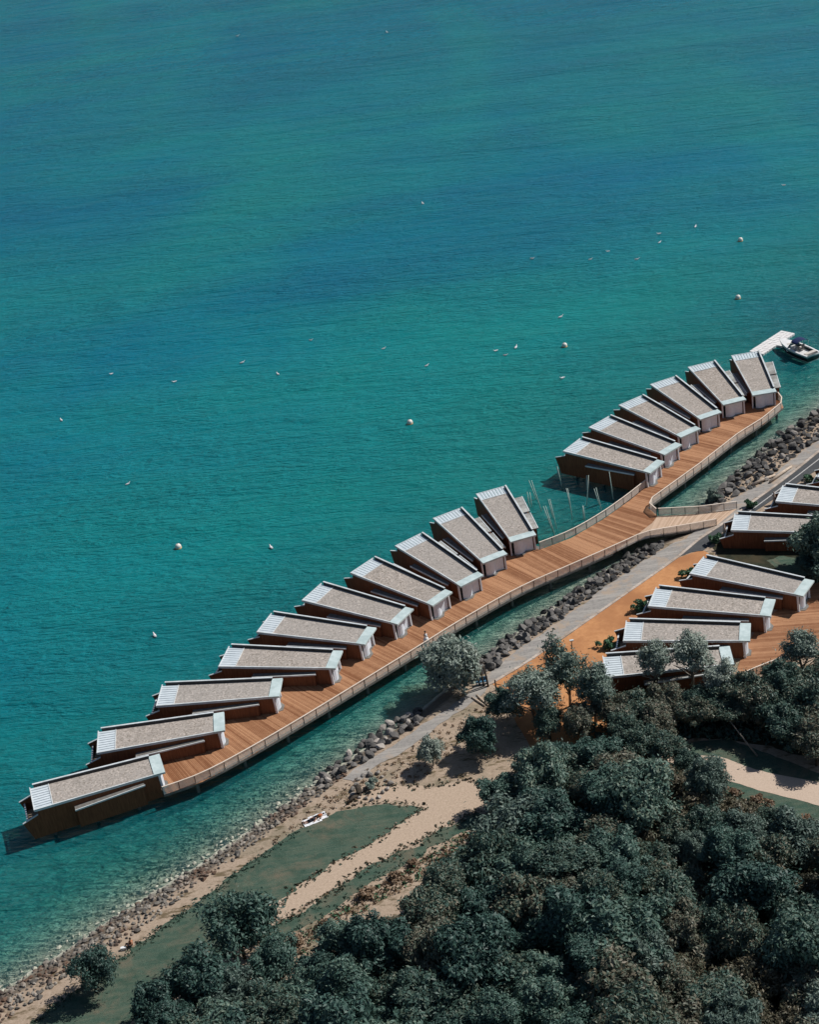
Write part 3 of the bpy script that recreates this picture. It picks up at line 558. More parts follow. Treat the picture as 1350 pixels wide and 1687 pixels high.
# ---------------------------------------------------------------- cabins
W = D['W']; TP = D['taper']; HF = W/2; HD = W*(1-TP)/2
def hw(x): return HF + (HD-HF)*(x+7.5)/15.0
def zr(x, y): return 4.5 - D['sl']*x + D['st']*y/ (W)*1.0*W
FL = 1.8
def build_cabin():
    root = link('cabin', None)
    # gravel roof slab (between slat band and canopy)
    xs = (-5.35, 6.55)
    p = [(xs[0], -hw(xs[0])+.14), (xs[1], -hw(xs[1])+.14), (xs[1], hw(xs[1])-.2), (xs[0], hw(xs[0])-.2)]
    part('gravel_roof', MB().prism(p, [zr(*q)-.22 for q in p], [zr(*q)-.03 for q in p]), M['gravel'], root)
    # edge trims
    for s_ in (-1,):
        q = [(-7.5, s_*hw(-7.5)), (7.3, s_*hw(7.3)), (7.3, s_*(hw(7.3)-.14)), (-7.5, s_*(hw(-7.5)-.14))]
        part('roof_trim', MB().prism(q, [zr(*a)-.26 for a in q], [zr(*a)+.05 for a in q]), M['metal'], root)
    q = [(-5.45, -hw(-5.45)+.14), (-5.35, -hw(-5.35)+.14), (-5.35, hw(-5.35)-.2), (-5.45, hw(-5.45)-.2)]
    part('roof_trim', MB().prism(q, [zr(*a)-.25 for a in q], [zr(*a)+.04 for a in q]), M['metal'], root)
    # tall upstand along the sunny side with pale cap
    q = [(-7.1, hw(-7.1)-.2), (6.6, hw(6.6)-.2), (6.6, hw(6.6)), (-7.1, hw(-7.1))]
    part('parapet', MB().prism(q, [zr(*a)-.3 for a in q], [zr(*a)+.30 for a in q]), M['dark'], root)
    q = [(-7.2, hw(-7.2)-.14), (6.65, hw(6.65)-.14), (6.65, hw(6.65)+.08), (-7.2, hw(-7.2)+.08)]
    part('parapet_cap', MB().prism(q, [zr(*a)+.302 for a in q], [zr(*a)+.37 for a in q]), M['metal'], root)
    # louvre slats over the terrace
    ns = 9
    for i in range(ns):
        f0 = (i+.04)/ns; f1 = (i+.86)/ns
        def yy(x, f): return (-hw(x)+.14) + (2*hw(x)-.34)*f
        q = [(-7.5, yy(-7.5,f0)), (-5.46, yy(-5.46,f0)), (-5.46, yy(-5.46,f1)), (-7.5, yy(-7.5,f1))]
        part('slat', MB().prism(q, [zr(*a)-.10 for a in q], [zr(*a)-.02 for a in q]), M['slat'], root)
    q = [(-7.62, -hw(-7.5)-.02), (-7.502, -hw(-7.5)-.02), (-7.502, hw(-7.5)-.06), (-7.62, hw(-7.5)-.06)]
    part('roof_trim', MB().prism(q, [zr(*a)-.22 for a in q], [zr(*a)+.03 for a in q]), M['metal'], root)
    # mint canopy at the walkway end
    q = [(6.552, -hw(6.55)-.04), (7.9, -hw(7.9)-.10), (7.9, hw(7.9)+.16), (6.552, hw(6.55)+.10)]
    part('canopy', MB().prism(q, [zr(*a)-.16 for a in q], [zr(*a)+.075 for a in q]), M['canopy'], root)
    # side walls, pointed at the lake end
    for s_ in (-1, 1):
        t0, t1 = (.02, .17)
        prof = [(-8.35, .65), (7.0, .95), (7.0, zr(7, 0)-.3), (-7.2, zr(-7.2, 0)-.26 + (.0)), (-7.3, 3.75), (-9.15, 3.1)]
        out = []; inn = []
        for x, z in prof:
            xx = max(x, -9.2); h = hw(xx); zz = z + (D['st']*s_*h if z > 4 else 0)
            out.append((x, s_*(h-t0), zz)); inn.append((x, s_*(h-t1), zz))
        k = len(prof); vs = out+inn
        fs = [tuple(range(k)), tuple(range(2*k-1, k-1, -1))] + [(i, k+i, k+(i+1) % k, (i+1) % k) for i in range(k)]
        part('side_wall', MB().add(vs, fs), M['wall'], root)
        cp = MB()
        a0, a1 = Vector((-9.22, s_*(hw(-9.2)-.10), 3.13)), Vector((-7.3, s_*(hw(-7.3)-.10), 3.80))
        cp.hexa([(a0.x, a0.y-.11, a0.z-.02), (a1.x, a1.y-.11, a1.z-.02), (a1.x, a1.y+.11, a1.z-.02), (a0.x, a0.y+.11, a0.z-.02),
                 (a0.x, a0.y-.11, a0.z+.06), (a1.x, a1.y-.11, a1.z+.06), (a1.x, a1.y+.11, a1.z+.06), (a0.x, a0.y+.11, a0.z+.06)])
        part('wall_cap', cp, M['metal'], root)
    # lake-end glazing, terrace
    part('terrace_floor', MB().prism([(-8.6, -hw(-8.6)+.18), (-5.2, -hw(-5.2)+.18), (-5.2, hw(-5.2)-.18), (-8.6, hw(-8.6)-.18)], FL-.3, FL), M['lath'], root)
    part('lake_window', MB().box(-5.6, -5.5, -hw(-5.5)+.19, hw(-5.5)-.19, FL+.002, 4.2), M['glass'], root)
    part('balustrade', MB().box(-8.72, -8.62, -hw(-8.6)+.2, hw(-8.6)-.2, FL-.2, FL+1.0), M['glass'], root)
    part('balustrade_rail', MB().box(-8.75, -8.58, -hw(-8.6)+.2, hw(-8.6)-.2, FL+1.002, FL+1.07), M['metal'], root)
    part('floor_slab', MB().prism([(-5.19, -hw(-5.2)+.19), (6.9, -hw(6.9)+.19), (6.9, hw(6.9)-.19), (-5.19, hw(-5.2)-.19)], 1.1, FL-.02), M['pile'], root)
    # left annex
    q = [(-3.0, -hw(-3)-.62), (5.1, -hw(5.1)-.30), (5.1, -hw(5.1)+.01), (-3.0, -hw(-3)+.01)]
    an = part('annex', MB().prism(q, .8, [3.30, 3.52, 3.62, 3.40]), M['wall'], root)
    q = [(-3.12, -hw(-3)-.72), (5.2, -hw(5.1)-.38), (5.2, -hw(5.1)+.005), (-3.12, -hw(-3)+.005)]
    part('annex_roof', MB().prism(q, [3.302, 3.532, 3.632, 3.402], [3.40, 3.63, 3.73, 3.50]), M['fascia'], an)  # darker than the right annex roof: shade of the main roof put into the colour
    q = [(-3.13, -hw(-3)-.80), (5.28, -hw(5.1)-.48), (5.28, -hw(5.1)-.36), (-3.13, -hw(-3)-.70)]
    part('annex_trim', MB().prism(q, [3.25, 3.48, 3.48, 3.25], [3.44, 3.67, 3.67, 3.44]), M['metal'], an)
    # right annex with dark skylight slot
    yo0, yo1 = 3.95, 3.10
    def yr(x): return yo0 + (yo1-yo0)*(x+5.6)/9.8
    q = [(-5.6, hw(-5.6)-.01), (4.2, hw(4.2)-.01), (4.2, yr(4.2)), (-5.6, yr(-5.6))]
    an = part('annex', MB().prism(q, .8, 3.28), M['wall'], root)
    for x0, x1 in ((-5.75, -.95), (-.45, 4.3)):
        q = [(x0, hw(x0)+.005), (x1, hw(x1)+.005), (x1, yr(x1)+.1), (x0, yr(x0)+.1)]
        part('annex_roof', MB().prism(q, 3.282, 3.40), M['annexroof'], an)
        q = [(x0, yr(x0)+.102), (x1, yr(x1)+.102), (x1, yr(x1)+.22), (x0, yr(x0)+.22)]
        part('annex_trim', MB().prism(q, 3.22, 3.44), M['metal'], an)
    q = [(-.94, hw(-.94)+.3), (-.46, hw(-.46)+.3), (-.46, yr(-.46)-.2), (-.94, yr(-.94)-.2)]
    part('skylight', MB().prism(q, 3.283, 3.30), M['glass'], an)
    # walkway front: posts, glazing, wavy white curtain
    for s_ in (-1, 1):
        y = s_*(hw(7.2)-.02)
        part('front_post', MB().hexa([(7.12, y-.09, FL-.6), (7.38, y-.09, FL-.6), (7.38, y+.09, FL-.6), (7.12, y+.09, FL-.6),
                                      (6.98, y-.09, 4.14), (7.24, y-.09, 4.14), (7.24, y+.09, 4.14), (6.98, y+.09, 4.14)]), M['white'], root)
    part('front_glazing', MB().box(6.70, 6.76, -hw(6.7)+.18, hw(6.7)-.18, FL+.002, 4.15), M['glass'], root)
    n_ = 40; vs = []; fs = []
    for i in range(n_+1):
        t = i/n_; y = -hw(7)+.50 + t*(2*hw(7)-.75)
        x = 6.95 + (.62*math.cos((t-.25)*math.pi*1.35) if t < .62 else .62*math.cos(.37*math.pi*1.35)) + .012*math.sin(i*1.9)
        if t > .62: x = 7.02 + .012*math.sin(i*1.9)
        vs += [(x, y, FL+.05), (x, y, 4.12), (x-.05, y, 4.12), (x-.05, y, FL+.05)]
    for i in range(n_):
        b = 4*i
        for a_, c_ in ((0,1),(1,2),(2,3),(3,0)): fs.append((b+a_, b+4+a_, b+4+c_, b+c_))
    fs += [(0,1,2,3), (4*n_+3, 4*n_+2, 4*n_+1, 4*n_)]
    part('front_curtain', MB().add(vs, fs), M['curtain'], root)
    part('threshold', MB().prism([(7.0, -hw(7)+.1), (7.9, -hw(7)+.5), (7.95, -.2), (7.3, .6), (7.3, hw(7)-.1), (7.0, hw(7)-.1)], FL-.05, FL+.045), M['fascia'], root)
    return root
cab0 = build_cabin()
piles = MB()
pl = MB().tube([(0,0,-2.6), (0,0,1.1)], .2, 8).mesh('pile', M['pile'])
lake_cab = cab0
for x in (-6.0, -1.0, 4.0):
    for y in (-1.5, 1.5): link('pile', pl, cab0, (x, y, 0))
ords = ['first','second','third','fourth','fifth','sixth','seventh','eighth','ninth','tenth']
labs = {}
extraA = {1:'lowest left end cabin with its whole brown side wall showing',
          10:'cabin beside the pale poles, last of the long row before the bare walkway'}
for i in range(1, 11): labs['A%d' % i] = extraA.get(i, 'gravel roofed cabin over the water, %s from the left end of the long row' % ords[i-1])
extraB = {1:'cabin with dark tall side wall standing behind the pale poles, nearest the gangway',
          6:'last cabin at the upper end of the pier, next to the white pontoon'}
for i in range(1, 7): labs['B%d' % i] = extraB.get(i, 'gravel roofed cabin over the water, %s of the upper row counted from the poles' % ords[i-1])
labs['C0'] = 'land cabin half hidden by silvery trees, lowest of the land cabins'
labs['C1'] = 'lowest fully visible land cabin, its mint canopy beside the brown land deck'
labs['C2'] = 'land cabin in the middle of the three beside the clay court'
labs['C3'] = 'land cabin nearest the road end of the clay court, topmost of the three there'
labs['C4'] = 'land cabin beside the road and gangway, its deck end behind a dark tree'
labs['C5'] = 'land cabin cut by the right edge, above the one beside the gangway'
labs['C6'] = 'land cabin only just showing at the right edge beside the road'
first = True
for k, (x, y, th) in D['cab'].items():
    c = cab0 if first else copy_tree(cab0)
    first = False
    dz = 0 if k[0] in 'AB' else D['roofc']-D['roof']
    c.location = (x, y, dz); c.rotation_euler = (0,0,th)
    tag(c, labs[k], 'cabin', 'cabins on the pier over the water' if k[0] in 'AB' else 'cabins on land beside the clay court')

# ---------------------------------------------------------------- pier deck
def ray_hit(p, d, line, mx=16.0):
    L = np.asarray(line); a = L[:-1]; e = L[1:]-a
    den = d[0]*e[:,1]-d[1]*e[:,0]; den = np.where(abs(den) < 1e-9, 1e-9, den)
    w_ = a-p; t = (w_[:,0]*e[:,1]-w_[:,1]*e[:,0])/den; u = (w_[:,0]*d[1]-w_[:,1]*d[0])/den
    ok = (t > 0) & (u >= -1e-6) & (u <= 1+1e-6) & (t < mx)
    return t[ok].min() if ok.any() else None
cl = chaikin(D['centre'], 3); BW = .19
cl = resample(cl, BW)
d_ = np.gradient(cl, axis=0)
for _ in range(60): d_[1:-1] = (d_[:-2]+d_[1:-1]*2+d_[2:])/4
d_ /= np.linalg.norm(d_, axis=1)[:,None]
nr = np.stack([-d_[:,1], d_[:,0]], 1)
li, ro = [], []
for p, n_ in zip(cl, nr):
    a = ray_hit(p, n_, D['inner']); b = ray_hit(p, -n_, D['outer'])
    li.append(a if a is not None else np.nan); ro.append(b if b is not None else np.nan)
def fill(v):
    v = np.array(v); i = np.arange(len(v)); ok = ~np.isnan(v); return np.interp(i, i[ok], v[ok])
li = fill(li); ro = fill(ro)
pier = link('pier_walkway', None, loc=(0,0,0)); tag(pier, 'long curved brown boarded walkway on piles linking the water cabins', 'walkway')
bd = MB(); tones = []
tn = .5
for i in range(len(cl)-1):
    a0 = cl[i]+nr[i]*(li[i]+.0); a1 = cl[i+1]+nr[i+1]*(li[i+1]); b0 = cl[i]-nr[i]*ro[i]; b1 = cl[i+1]-nr[i+1]*ro[i+1]
    g0 = .06; e0 = a0*(1-g0)+a1*g0; e1 = a0*g0+a1*(1-g0); f0 = b0*(1-g0)+b1*g0; f1 = b0*g0+b1*(1-g0)
    zz = 1.8+random.uniform(-.004, .004)
    if i % random.choice((2,3,4)) == 0: tn = min(1, max(0, tn*.35+random.random()*.65))
    bd.hexa([(*f0, 1.74), (*f1, 1.74), (*e1, 1.74), (*e0, 1.74), (*f0, zz), (*f1, zz), (*e1, zz), (*e0, zz)])
    tones += [min(1, max(0, tn+random.uniform(-.22,.22)))]*8
bo = part('deck_boards', bd, M['boards'], pier); bo['kind'] = 'stuff'
at = bo.data.attributes.new('tone', 'FLOAT', 'POINT'); at.data.foreach_set('value', tones)
# slab below the boards and pale fascia along the land side
sb = MB()
st = 8
for i in range(0, len(cl)-1-st, st):
    j = i+st; a0 = cl[i]+nr[i]*li[i]; a1 = cl[j]+nr[j]*li[j]; b0 = cl[i]-nr[i]*(ro[i]-.1); b1 = cl[j]-nr[j]*(ro[j]-.1)
    sb.hexa([(*b0, 1.45), (*b1, 1.45), (*a1, 1.45), (*a0, 1.45), (*b0, 1.735), (*b1, 1.735), (*a1, 1.735), (*a0, 1.735)])
part('deck_slab', sb, M['pile'], pier)
for seg_ in (chaikin(D['outer'][:10], 2), chaikin(D['outer'][13:18], 2), D['outer'][17:]):
    fa = MB(); ribbon(seg_, .10, 1.5, 1.80, fa); part('fascia', fa, M['fascia'], pier)
for k in range(20, len(cl)-10, 34):
    for s_, dd in ((1, min(li[k], 2.0)), (-1, ro[k]-.8)):
        q = cl[k]+nr[k]*s_*dd; link('pile', pl, pier, (q[0], q[1], .4))
# gangway to the shore
gw = link('gangway', None); tag(gw, 'pale boarded gangway sloping from the pier down to the promenade', 'gangway')
A = resample(D['gang_a'], .2); B = resample(D['gang_b'], .2); n_ = 110
A = resample(D['gang_a'], .01); B = resample(D['gang_b'], .01)
gb = MB(); tones = []
for i in range(n_):
    f = lambda L, t: L[int(round(t*(len(L)-1)))]
    a0, a1, b0, b1 = f(A, (i+.04)/n_), f(A, (i+.96)/n_), f(B, (i+.04)/n_), f(B, (i+.96)/n_)
    up = .006
    gb.hexa([(b0[0], b0[1], b0[2]-.16), (b1[0], b1[1], b1[2]-.16), (a1[0], a1[1], a1[2]-.16), (a0[0], a0[1], a0[2]-.16),
             (b0[0], b0[1], b0[2]+up), (b1[0], b1[1], b1[2]+up), (a1[0], a1[1], a1[2]+up), (a0[0], a0[1], a0[2]+up)])
    tones += [random.random()]*8
go = part('gangway_boards', gb, M['boardspale'], gw); go['kind'] = 'stuff'
at = go.data.attributes.new('tone', 'FLOAT', 'POINT'); at.data.foreach_set('value', tones)
for L, k in ((D['gang_b'], 2), (D['gang_a'], 2)):
    L = L[k:]; gf = MB()
    for a, b in zip(L[:-1], L[1:]):
        gf.hexa([(a[0]-.05, a[1]-.05, a[2]-.42), (b[0]-.05, b[1]-.05, b[2]-.42), (b[0]+.05, b[1]+.05, b[2]-.42), (a[0]+.05, a[1]+.05, a[2]-.42),
                 (a[0]-.05, a[1]-.05, a[2]-.165), (b[0]-.05, b[1]-.05, b[2]-.165), (b[0]+.05, b[1]+.05, b[2]-.165), (a[0]+.05, a[1]+.05, a[2]-.165)])
    part('edge_beam', gf, M['fascia'], gw)
# railings
postme = MB().box(-.035, .035, -.035, .035, -.25, 1.08).mesh('post', M['dark'])
def railing(line, label, step=2.0, smooth=True):
    L = chaikin(line, 2) if smooth else np.asarray(line, float)
    L = resample(L, step); o = L[0]
    root = link('railing', None, loc=tuple(o)); tag(root, label, 'railing')
    hr = MB(); L2 = [Vector(p-o)+Vector((0,0,1.12)) for p in L]
    for a, b in zip(L2[:-1], L2[1:]):
        d = (b-a).normalized(); n2 = Vector((-d.y, d.x, 0))*.075; up = Vector((0,0,.05))
        hr.hexa([a-n2, b-n2, b+n2, a+n2, a-n2+up, b-n2+up, b+n2+up, a+n2+up])
    part('handrail', hr, M['handrail'], root)
    for i, p in enumerate(L):
        q = p-o; link('post', postme, root, tuple(q))
        if i < len(L)-1:
            b = L[i+1]-o; d = Vector(b-q); d.z = 0; d.normalize(); nn = Vector((-d.y, d.x, 0))*.012
            a_, b_ = Vector(q)+d*.05, Vector(b)-d*.05
            pm = MB().hexa([a_-nn+Vector((0,0,.06)), b_-nn+Vector((0,0,.06)), b_+nn+Vector((0,0,.06)), a_+nn+Vector((0,0,.06)),
                            a_-nn+Vector((0,0,1.04)), b_-nn+Vector((0,0,1.04)), b_+nn+Vector((0,0,1.04)), a_+nn+Vector((0,0,1.04))])
            part('mesh_panel', pm, M['mesh'], root)
railing(D['rail_land'], 'long pale mesh railing along the shore side of the pier and gangway')
railing(D['rail_b'][:3]+D['rail_b'][3:], 'pale mesh railing along the shore side of the upper pier row', smooth=False)
railing(D['rail_lake'], 'curved railing on the lake side between the two cabin rows')
railing(D['rail_gang'], 'railing on the far side of the gangway over the channel', smooth=False)
railing(D['rail_landdeck'], 'railing along the lower edge of the brown land deck', smooth=False)
# land deck
ld = link('land_deck', None); tag(ld, 'brown boarded deck in front of the land cabins at the right edge', 'deck')
P_ = np.array(D['land_deck']); ang = R(-8); ca, sa = math.cos(ang), math.sin(ang)
Q = np.stack([P_[:,0]*ca+P_[:,1]*sa, -P_[:,0]*sa+P_[:,1]*ca], 1)
gb = MB(); tones = []; tn = .5
y = Q[:,1].min()
while y < Q[:,1].max()-.2:
    xs = []
    for a, b in zip(Q, np.roll(Q, -1, 0)):
        if (a[1]-y-.1)*(b[1]-y-.1) < 0: xs.append(a[0]+(b[0]-a[0])*(y+.1-a[1])/(b[1]-a[1]))
    xs.sort()
    tn = tn*.5+random.random()*.5
    for x0, x1 in zip(xs[0::2], xs[1::2]):
        c4 = [(x0, y), (x1, y), (x1, y+.17), (x0, y+.17)]
        c4 = [(x_*ca-y_*sa, x_*sa+y_*ca) for x_, y_ in c4]
        gb.prism(c4, .80, .95); tones += [tn]*8
    y += .19
go = part('deck_boards', gb, M['boards'], ld); go['kind'] = 'stuff'
at = go.data.attributes.new('tone', 'FLOAT', 'POINT'); at.data.foreach_set('value', tones)

# ---------------------------------------------------------------- rocks
def ico(sub):
    import bmesh
    bm = bmesh.new(); bmesh.ops.create_icosphere(bm, subdivisions=sub, radius=1.0)
    v = np.array([x.co[:] for x in bm.verts]); f = [[y.index for y in x.verts] for x in bm.faces]; bm.free(); return v, f
IV, IF = ico(2); IV1, IF1 = ico(1)
def rock_verts(g_, V):
    v = V.copy()
    for _ in range(11):
        n_ = g_.normal(size=3); n_ /= np.linalg.norm(n_); d = g_.uniform(.40, .80)
        s_ = v@n_; v -= np.outer(np.clip(s_-d, 0, None), n_)*.95
    v *= np.array([1, g_.uniform(.65, .95), g_.uniform(.5, .8)])
    return v + g_.normal(0, .025, v.shape)
rocks = []
for i in range(8):
    mb = MB().add(rock_verts(np.random.default_rng(40+i), IV), IF); rocks.append(mb.mesh('boulder', M['rock'] if i < 6 else M['rocklight']))
def gz(p): return float(zground(np.array([p]))[0][0])
cnt = 0
def lay(poly, r, seed, label, group, size, pale=.12):
    global cnt
    g_ = np.random.default_rng(seed)
    for p in poisson(poly, r, 6000, seed):
        if cnt > 296: break
        s_ = g_.uniform(*size)
        o = link('boulder', rocks[int(g_.integers(6)) if g_.random() > pale else 6+int(g_.integers(2))], None, (p[0], p[1], gz(p)+s_*.22), g_.uniform(0, 6.28))
        o.scale = (s_, s_, s_*g_.uniform(.8, 1.2)); o.rotation_euler[0] = g_.uniform(-.4, .4); o.rotation_euler[1] = g_.uniform(-.4, .4)
        tag(o, label, 'boulder', group); cnt += 1
lay(D['bank1'], .86, 3, 'dark grey boulder in the rock bank between the channel and the paved strip', 'boulders along the paved strip', (.55, 1.0), .05)
lay(D['bank2'], .9, 4, 'grey boulder in the short rock bank below the willow', 'boulders below the willow', (.5, .95), .3)
lay(D['bank3'], 1.15, 5, 'dark boulder in the rock bank by the road at the right edge', 'boulders beside the road', (.6, 1.05))
print('boulders', cnt)
def stone_field(name, poly, r, seed, size, lab, sink=.15, tries=30000, mat='stones', keep=None):
    g_ = np.random.default_rng(seed); pts = poisson(poly, r, tries, seed, keep)
    base = [rock_verts(np.random.default_rng(70+i), IV1) for i in range(8)]
    zs = zground(np.array(pts))[0]; V = []; F = []; nb = 0
    for p, z in zip(pts, zs):
        s_ = g_.uniform(*size); a = g_.uniform(0, 6.28); v = base[int(g_.integers(8))]*s_
        c_, s2 = math.cos(a), math.sin(a)
        V.append(np.stack([v[:,0]*c_-v[:,1]*s2+p[0], v[:,0]*s2+v[:,1]*c_+p[1], v[:,2]+z+s_*sink], 1))
        F += [tuple(nb+i for i in f) for f in IF1]; nb += len(v)
    me = bpy.data.meshes.new(name); me.from_pydata(np.vstack(V).tolist(), [], F); me.materials.append(M[mat])
    o = link(name, me); tag(o, lab, 'stones', kind='stuff'); print(name, len(pts)); return o
M['sunk'] = mottled('marl_covered_stone', (.30,.31,.25), (.56,.56,.46), 1.4, .9)
stone_field('shore_stones', D['stones'], .42, 8, (.16, .58), 'grey and brown shore stones heaped along the water edge', keep=lambda p: signed(np.array([p]))[0] > -.35)
stone_field('sunken_stones', D['stones'], .60, 18, (.20, .55), 'pale stones lying under the clear shallow water', .05, 12000, 'sunk', keep=lambda p: signed(np.array([p]))[0] <= -.35)
stone_field('bank_rubble', D['bank1'], .42, 9, (.25, .5), 'small rubble between the dark boulders by the paved strip', 0, 12000, 'rock')
stone_field('bank_rubble', D['bank3'], .45, 10, (.25, .5), 'small rubble between the dark boulders by the road', 0, 14000, 'rock')
stone_field('beach_rubble', D['scrubshore'], .9, 12, (.08, .26), 'scattered small stones on the sandy shore strip', 0, 5000)

# ---------------------------------------------------------------- vegetation
def clump_mesh(name, seed, n, R_, leaf, mat, flat=.75, lobes=9, airy=0.0, aspect=1.6, spread=1.0):
    g_ = np.random.default_rng(seed)
    # many small overlapping sprays of leaf round a few limbs
    c = g_.normal(size=(lobes, 3)); c /= np.linalg.norm(c, axis=1)[:,None]; c[:,2] = np.where(c[:,2] < -.35, -c[:,2], c[:,2])
    c *= g_.uniform(.30, .88, (lobes,1))*spread; c[:,2] += .05
    c[:,0] *= g_.uniform(.8, 1.2); c[:,1] *= g_.uniform(.8, 1.2)
    rr = g_.uniform(.13, .36, lobes); c = np.vstack([[0,0,-.05], c]); rr = np.r_[.50, rr]
    ax = g_.uniform(.7, 1.4, (len(c), 3))
    wt = rr**2/sum(rr**2); li_ = g_.choice(len(c), n, p=wt)
    d = g_.normal(size=(n,3)); d /= np.linalg.norm(d, axis=1)[:,None]; d[:,2] = np.where(d[:,2] < -.4, -d[:,2], d[:,2])
    rad = rr[li_]*(1-g_.exponential(.16+airy, n).clip(0, .9)) + g_.exponential(.03+airy*.10, n)*(g_.random(n) < .5)
    P0 = c[li_]+d*rad[:,None]*ax[li_]
    nrm = d*.8 + g_.normal(0, .6, (n,3)) + np.array([0,0,.3]); nrm /= np.linalg.norm(nrm, axis=1)[:,None]
    t = np.cross(nrm, g_.normal(size=(n,3))); t /= np.linalg.norm(t, axis=1)[:,None]; b = np.cross(nrm, t)
    s_ = leaf*g_.uniform(.5, 1.4, (n,1))
    P0 = P0*R_; P0[:,2] *= flat
    q = np.stack([P0-t*s_*aspect*.5, P0+b*s_*.45+nrm*s_*.12, P0+t*s_*aspect*.5, P0-b*s_*.45+nrm*s_*.12], 1).reshape(-1,3)
    me = bpy.data.meshes.new(name); me.vertices.add(4*n); me.vertices.foreach_set('co', q.ravel())
    me.loops.add(4*n); me.loops.foreach_set('vertex_index', np.arange(4*n, dtype=np.int32))
    me.polygons.add(n); me.polygons.foreach_set('loop_start', np.arange(n, dtype=np.int32)*4); me.polygons.foreach_set('loop_total', np.full(n, 4, np.int32))
    me.update(calc_edges=True); me.materials.append(mat); return me
M['leafgrey'] = m_leaf('grey_green_leaves', [(.1,(.05,.09,.075)), (.4,(.10,.155,.13)), (.7,(.16,.21,.175)), (.95,(.24,.28,.23))])
M['leafbrown'] = m_leaf('russet_leaves', [(.1,(.045,.055,.040)), (.4,(.095,.095,.063)), (.65,(.145,.120,.078)), (.9,(.11,.155,.11))])
CR = {'brown': [clump_mesh('crown', 230+i, 14000, 3.0, .16, M['leafbrown'], .65, 50, .14, 2.2, 1.1) for i in range(3)],
      'dark': [clump_mesh('crown', 100+i, 17000, 3.0, .17, M['leafdark'], .9, 46, .09, 2.1, 1.08) for i in range(6)],
      'mixed': [clump_mesh('crown', 200+i, 17000, 3.0, .165, M['leafmix'], .8, 54, .11, 2.2, 1.08) for i in range(7)],
      'grey': [clump_mesh('crown', 260+i, 15000, 3.0, .16, M['leafgrey'], 1.0, 44, .12, 2.4) for i in range(3)],
      'ragged': [clump_mesh('crown', 280+i, 8000, 3.0, .17, M['leafdark'], 1.1, 44, .22, 2.2, 1.1) for i in range(3)],
      'silver': [clump_mesh('crown', 300+i, 16000, 3.0, .16, M['leafsilver'], .95, 44, .10, 2.6) for i in range(4)],
      'thin': [clump_mesh('crown', 350+i, 7500, 3.0, .15, M['leafsilver'], 1.05, 38, .26, 2.6) for i in range(3)]}
def trunk_mesh(seed, pale):
    g_ = np.random.default_rng(seed); mb = MB()
    mb.tube([(0,0,-.1), (g_.normal(0,.03), g_.normal(0,.03), .35), (g_.normal(0,.05), g_.normal(0,.05), .75)], [.035, .026, .014], 7)
    for _ in range(6):
        a = g_.uniform(0, 6.28); h = g_.uniform(.2, .5); l = g_.uniform(.2, .42)
        mb.tube([(0,0,h), (math.cos(a)*l*.5, math.sin(a)*l*.5, h+l*.55), (math.cos(a)*l, math.sin(a)*l, h+l*.95)], [.015, .010, .004], 5)
    return mb.mesh('trunk', M['barkpale'] if pale else M['barkdark'], True)
TK = {'p': [trunk_mesh(i, True) for i in range(3)], 'd': [trunk_mesh(10+i, False) for i in range(3)]}
def tree(x, y, rad, kind, zc, label, group, sq=1.0, rnd=random):
    root = link('tree', None, None, (x, y, LZ)); tag(root, label, 'tree', group)
    thin = kind == 'silver' and label is not None and 'thin' in label
    kk = 'ragged' if kind == 'ragged' else 'thin' if thin or (kind == 'silver' and zc > 4.6) else kind
    H = (zc-LZ) + rad*.7
    t_ = link('trunk', rnd.choice(TK['p' if kind == 'silver' else 'd']), root, (0,0,0), rnd.uniform(0, 6.28)); t_.scale = (H*1.1, H*1.1, H*1.05)
    c_ = link('crown', rnd.choice(CR[kk]), root, (0,0,zc-LZ), rnd.uniform(0, 6.28)); s_ = rad/3.0*1.12; c_.scale = (s_*rnd.uniform(.85,1.15), s_*rnd.uniform(.85,1.15), s_*sq*rnd.uniform(.85,1.2)); c_.rotation_euler[0] = rnd.uniform(-.25, .25); c_.rotation_euler[1] = rnd.uniform(-.25, .25)
    return root
placed = []
for x, y, rad, kind, zc, label, sq in D['trees']:
    tree(x, y, rad, kind, zc, label or 'dark green tree in the shady belt between the land cabins and the pale path', None if label else 'trees of the shady belt below the land cabins', sq)
    placed.append((x, y, rad))
# dense wood
g_ = np.random.default_rng(77)
fp = np.array(D['forest'])
pts = poisson(D['forest'], 3.25, 20000, 21, keep=lambda p: 84 < p[1] < 185 and abs(p[0]) < 75)
big = 0
edge_d = dist_line(np.array(pts), D['forest'][:14])
for p, ed in zip(pts, edge_d):
    if ed < 1.4: continue
    if any((p[0]-a)**2+(p[1]-b)**2 < (r*.9)**2 for a, b, r in placed): continue
    if p[0] > 16 + (p[1]-130)*.1 and g_.random() < .8: kind = 'mixed'; rad = g_.uniform(1.9, 3.1); zc = 2.2+g_.uniform(-.5, 1.0)
    else: kind = 'dark' if g_.random() < .7 else 'mixed'; rad = g_.uniform(2.1, 3.9); zc = 2.8+g_.uniform(-.9, 3.2)
    if g_.random() < .13: kind = 'grey'
    elif kind == 'mixed' and p[0] > 14 and g_.random() < .38: kind = 'brown'; zc = 1.9
    if ed < 3.5: rad *= .78; zc *= .8
    lab = 'low russet bush in the thicket at the right of the wood' if kind == 'brown' else 'pale grey green feathery tree standing out in the dense dark wood' if kind == 'grey' else 'green leafy tree among the dense dark wood in the lower right' if kind == 'dark' else 'olive and brown tinged tree in the dense wood in the lower right'
    tree(p[0], p[1], rad, kind, zc, lab, 'russet bushes of the thicket' if kind == 'brown' else 'pale feathery trees of the dense wood' if kind == 'grey' else 'trees of the dense wood' if kind == 'dark' else 'brown tinged trees of the dense wood', 1.0); big += 1
print('wood trees', big)
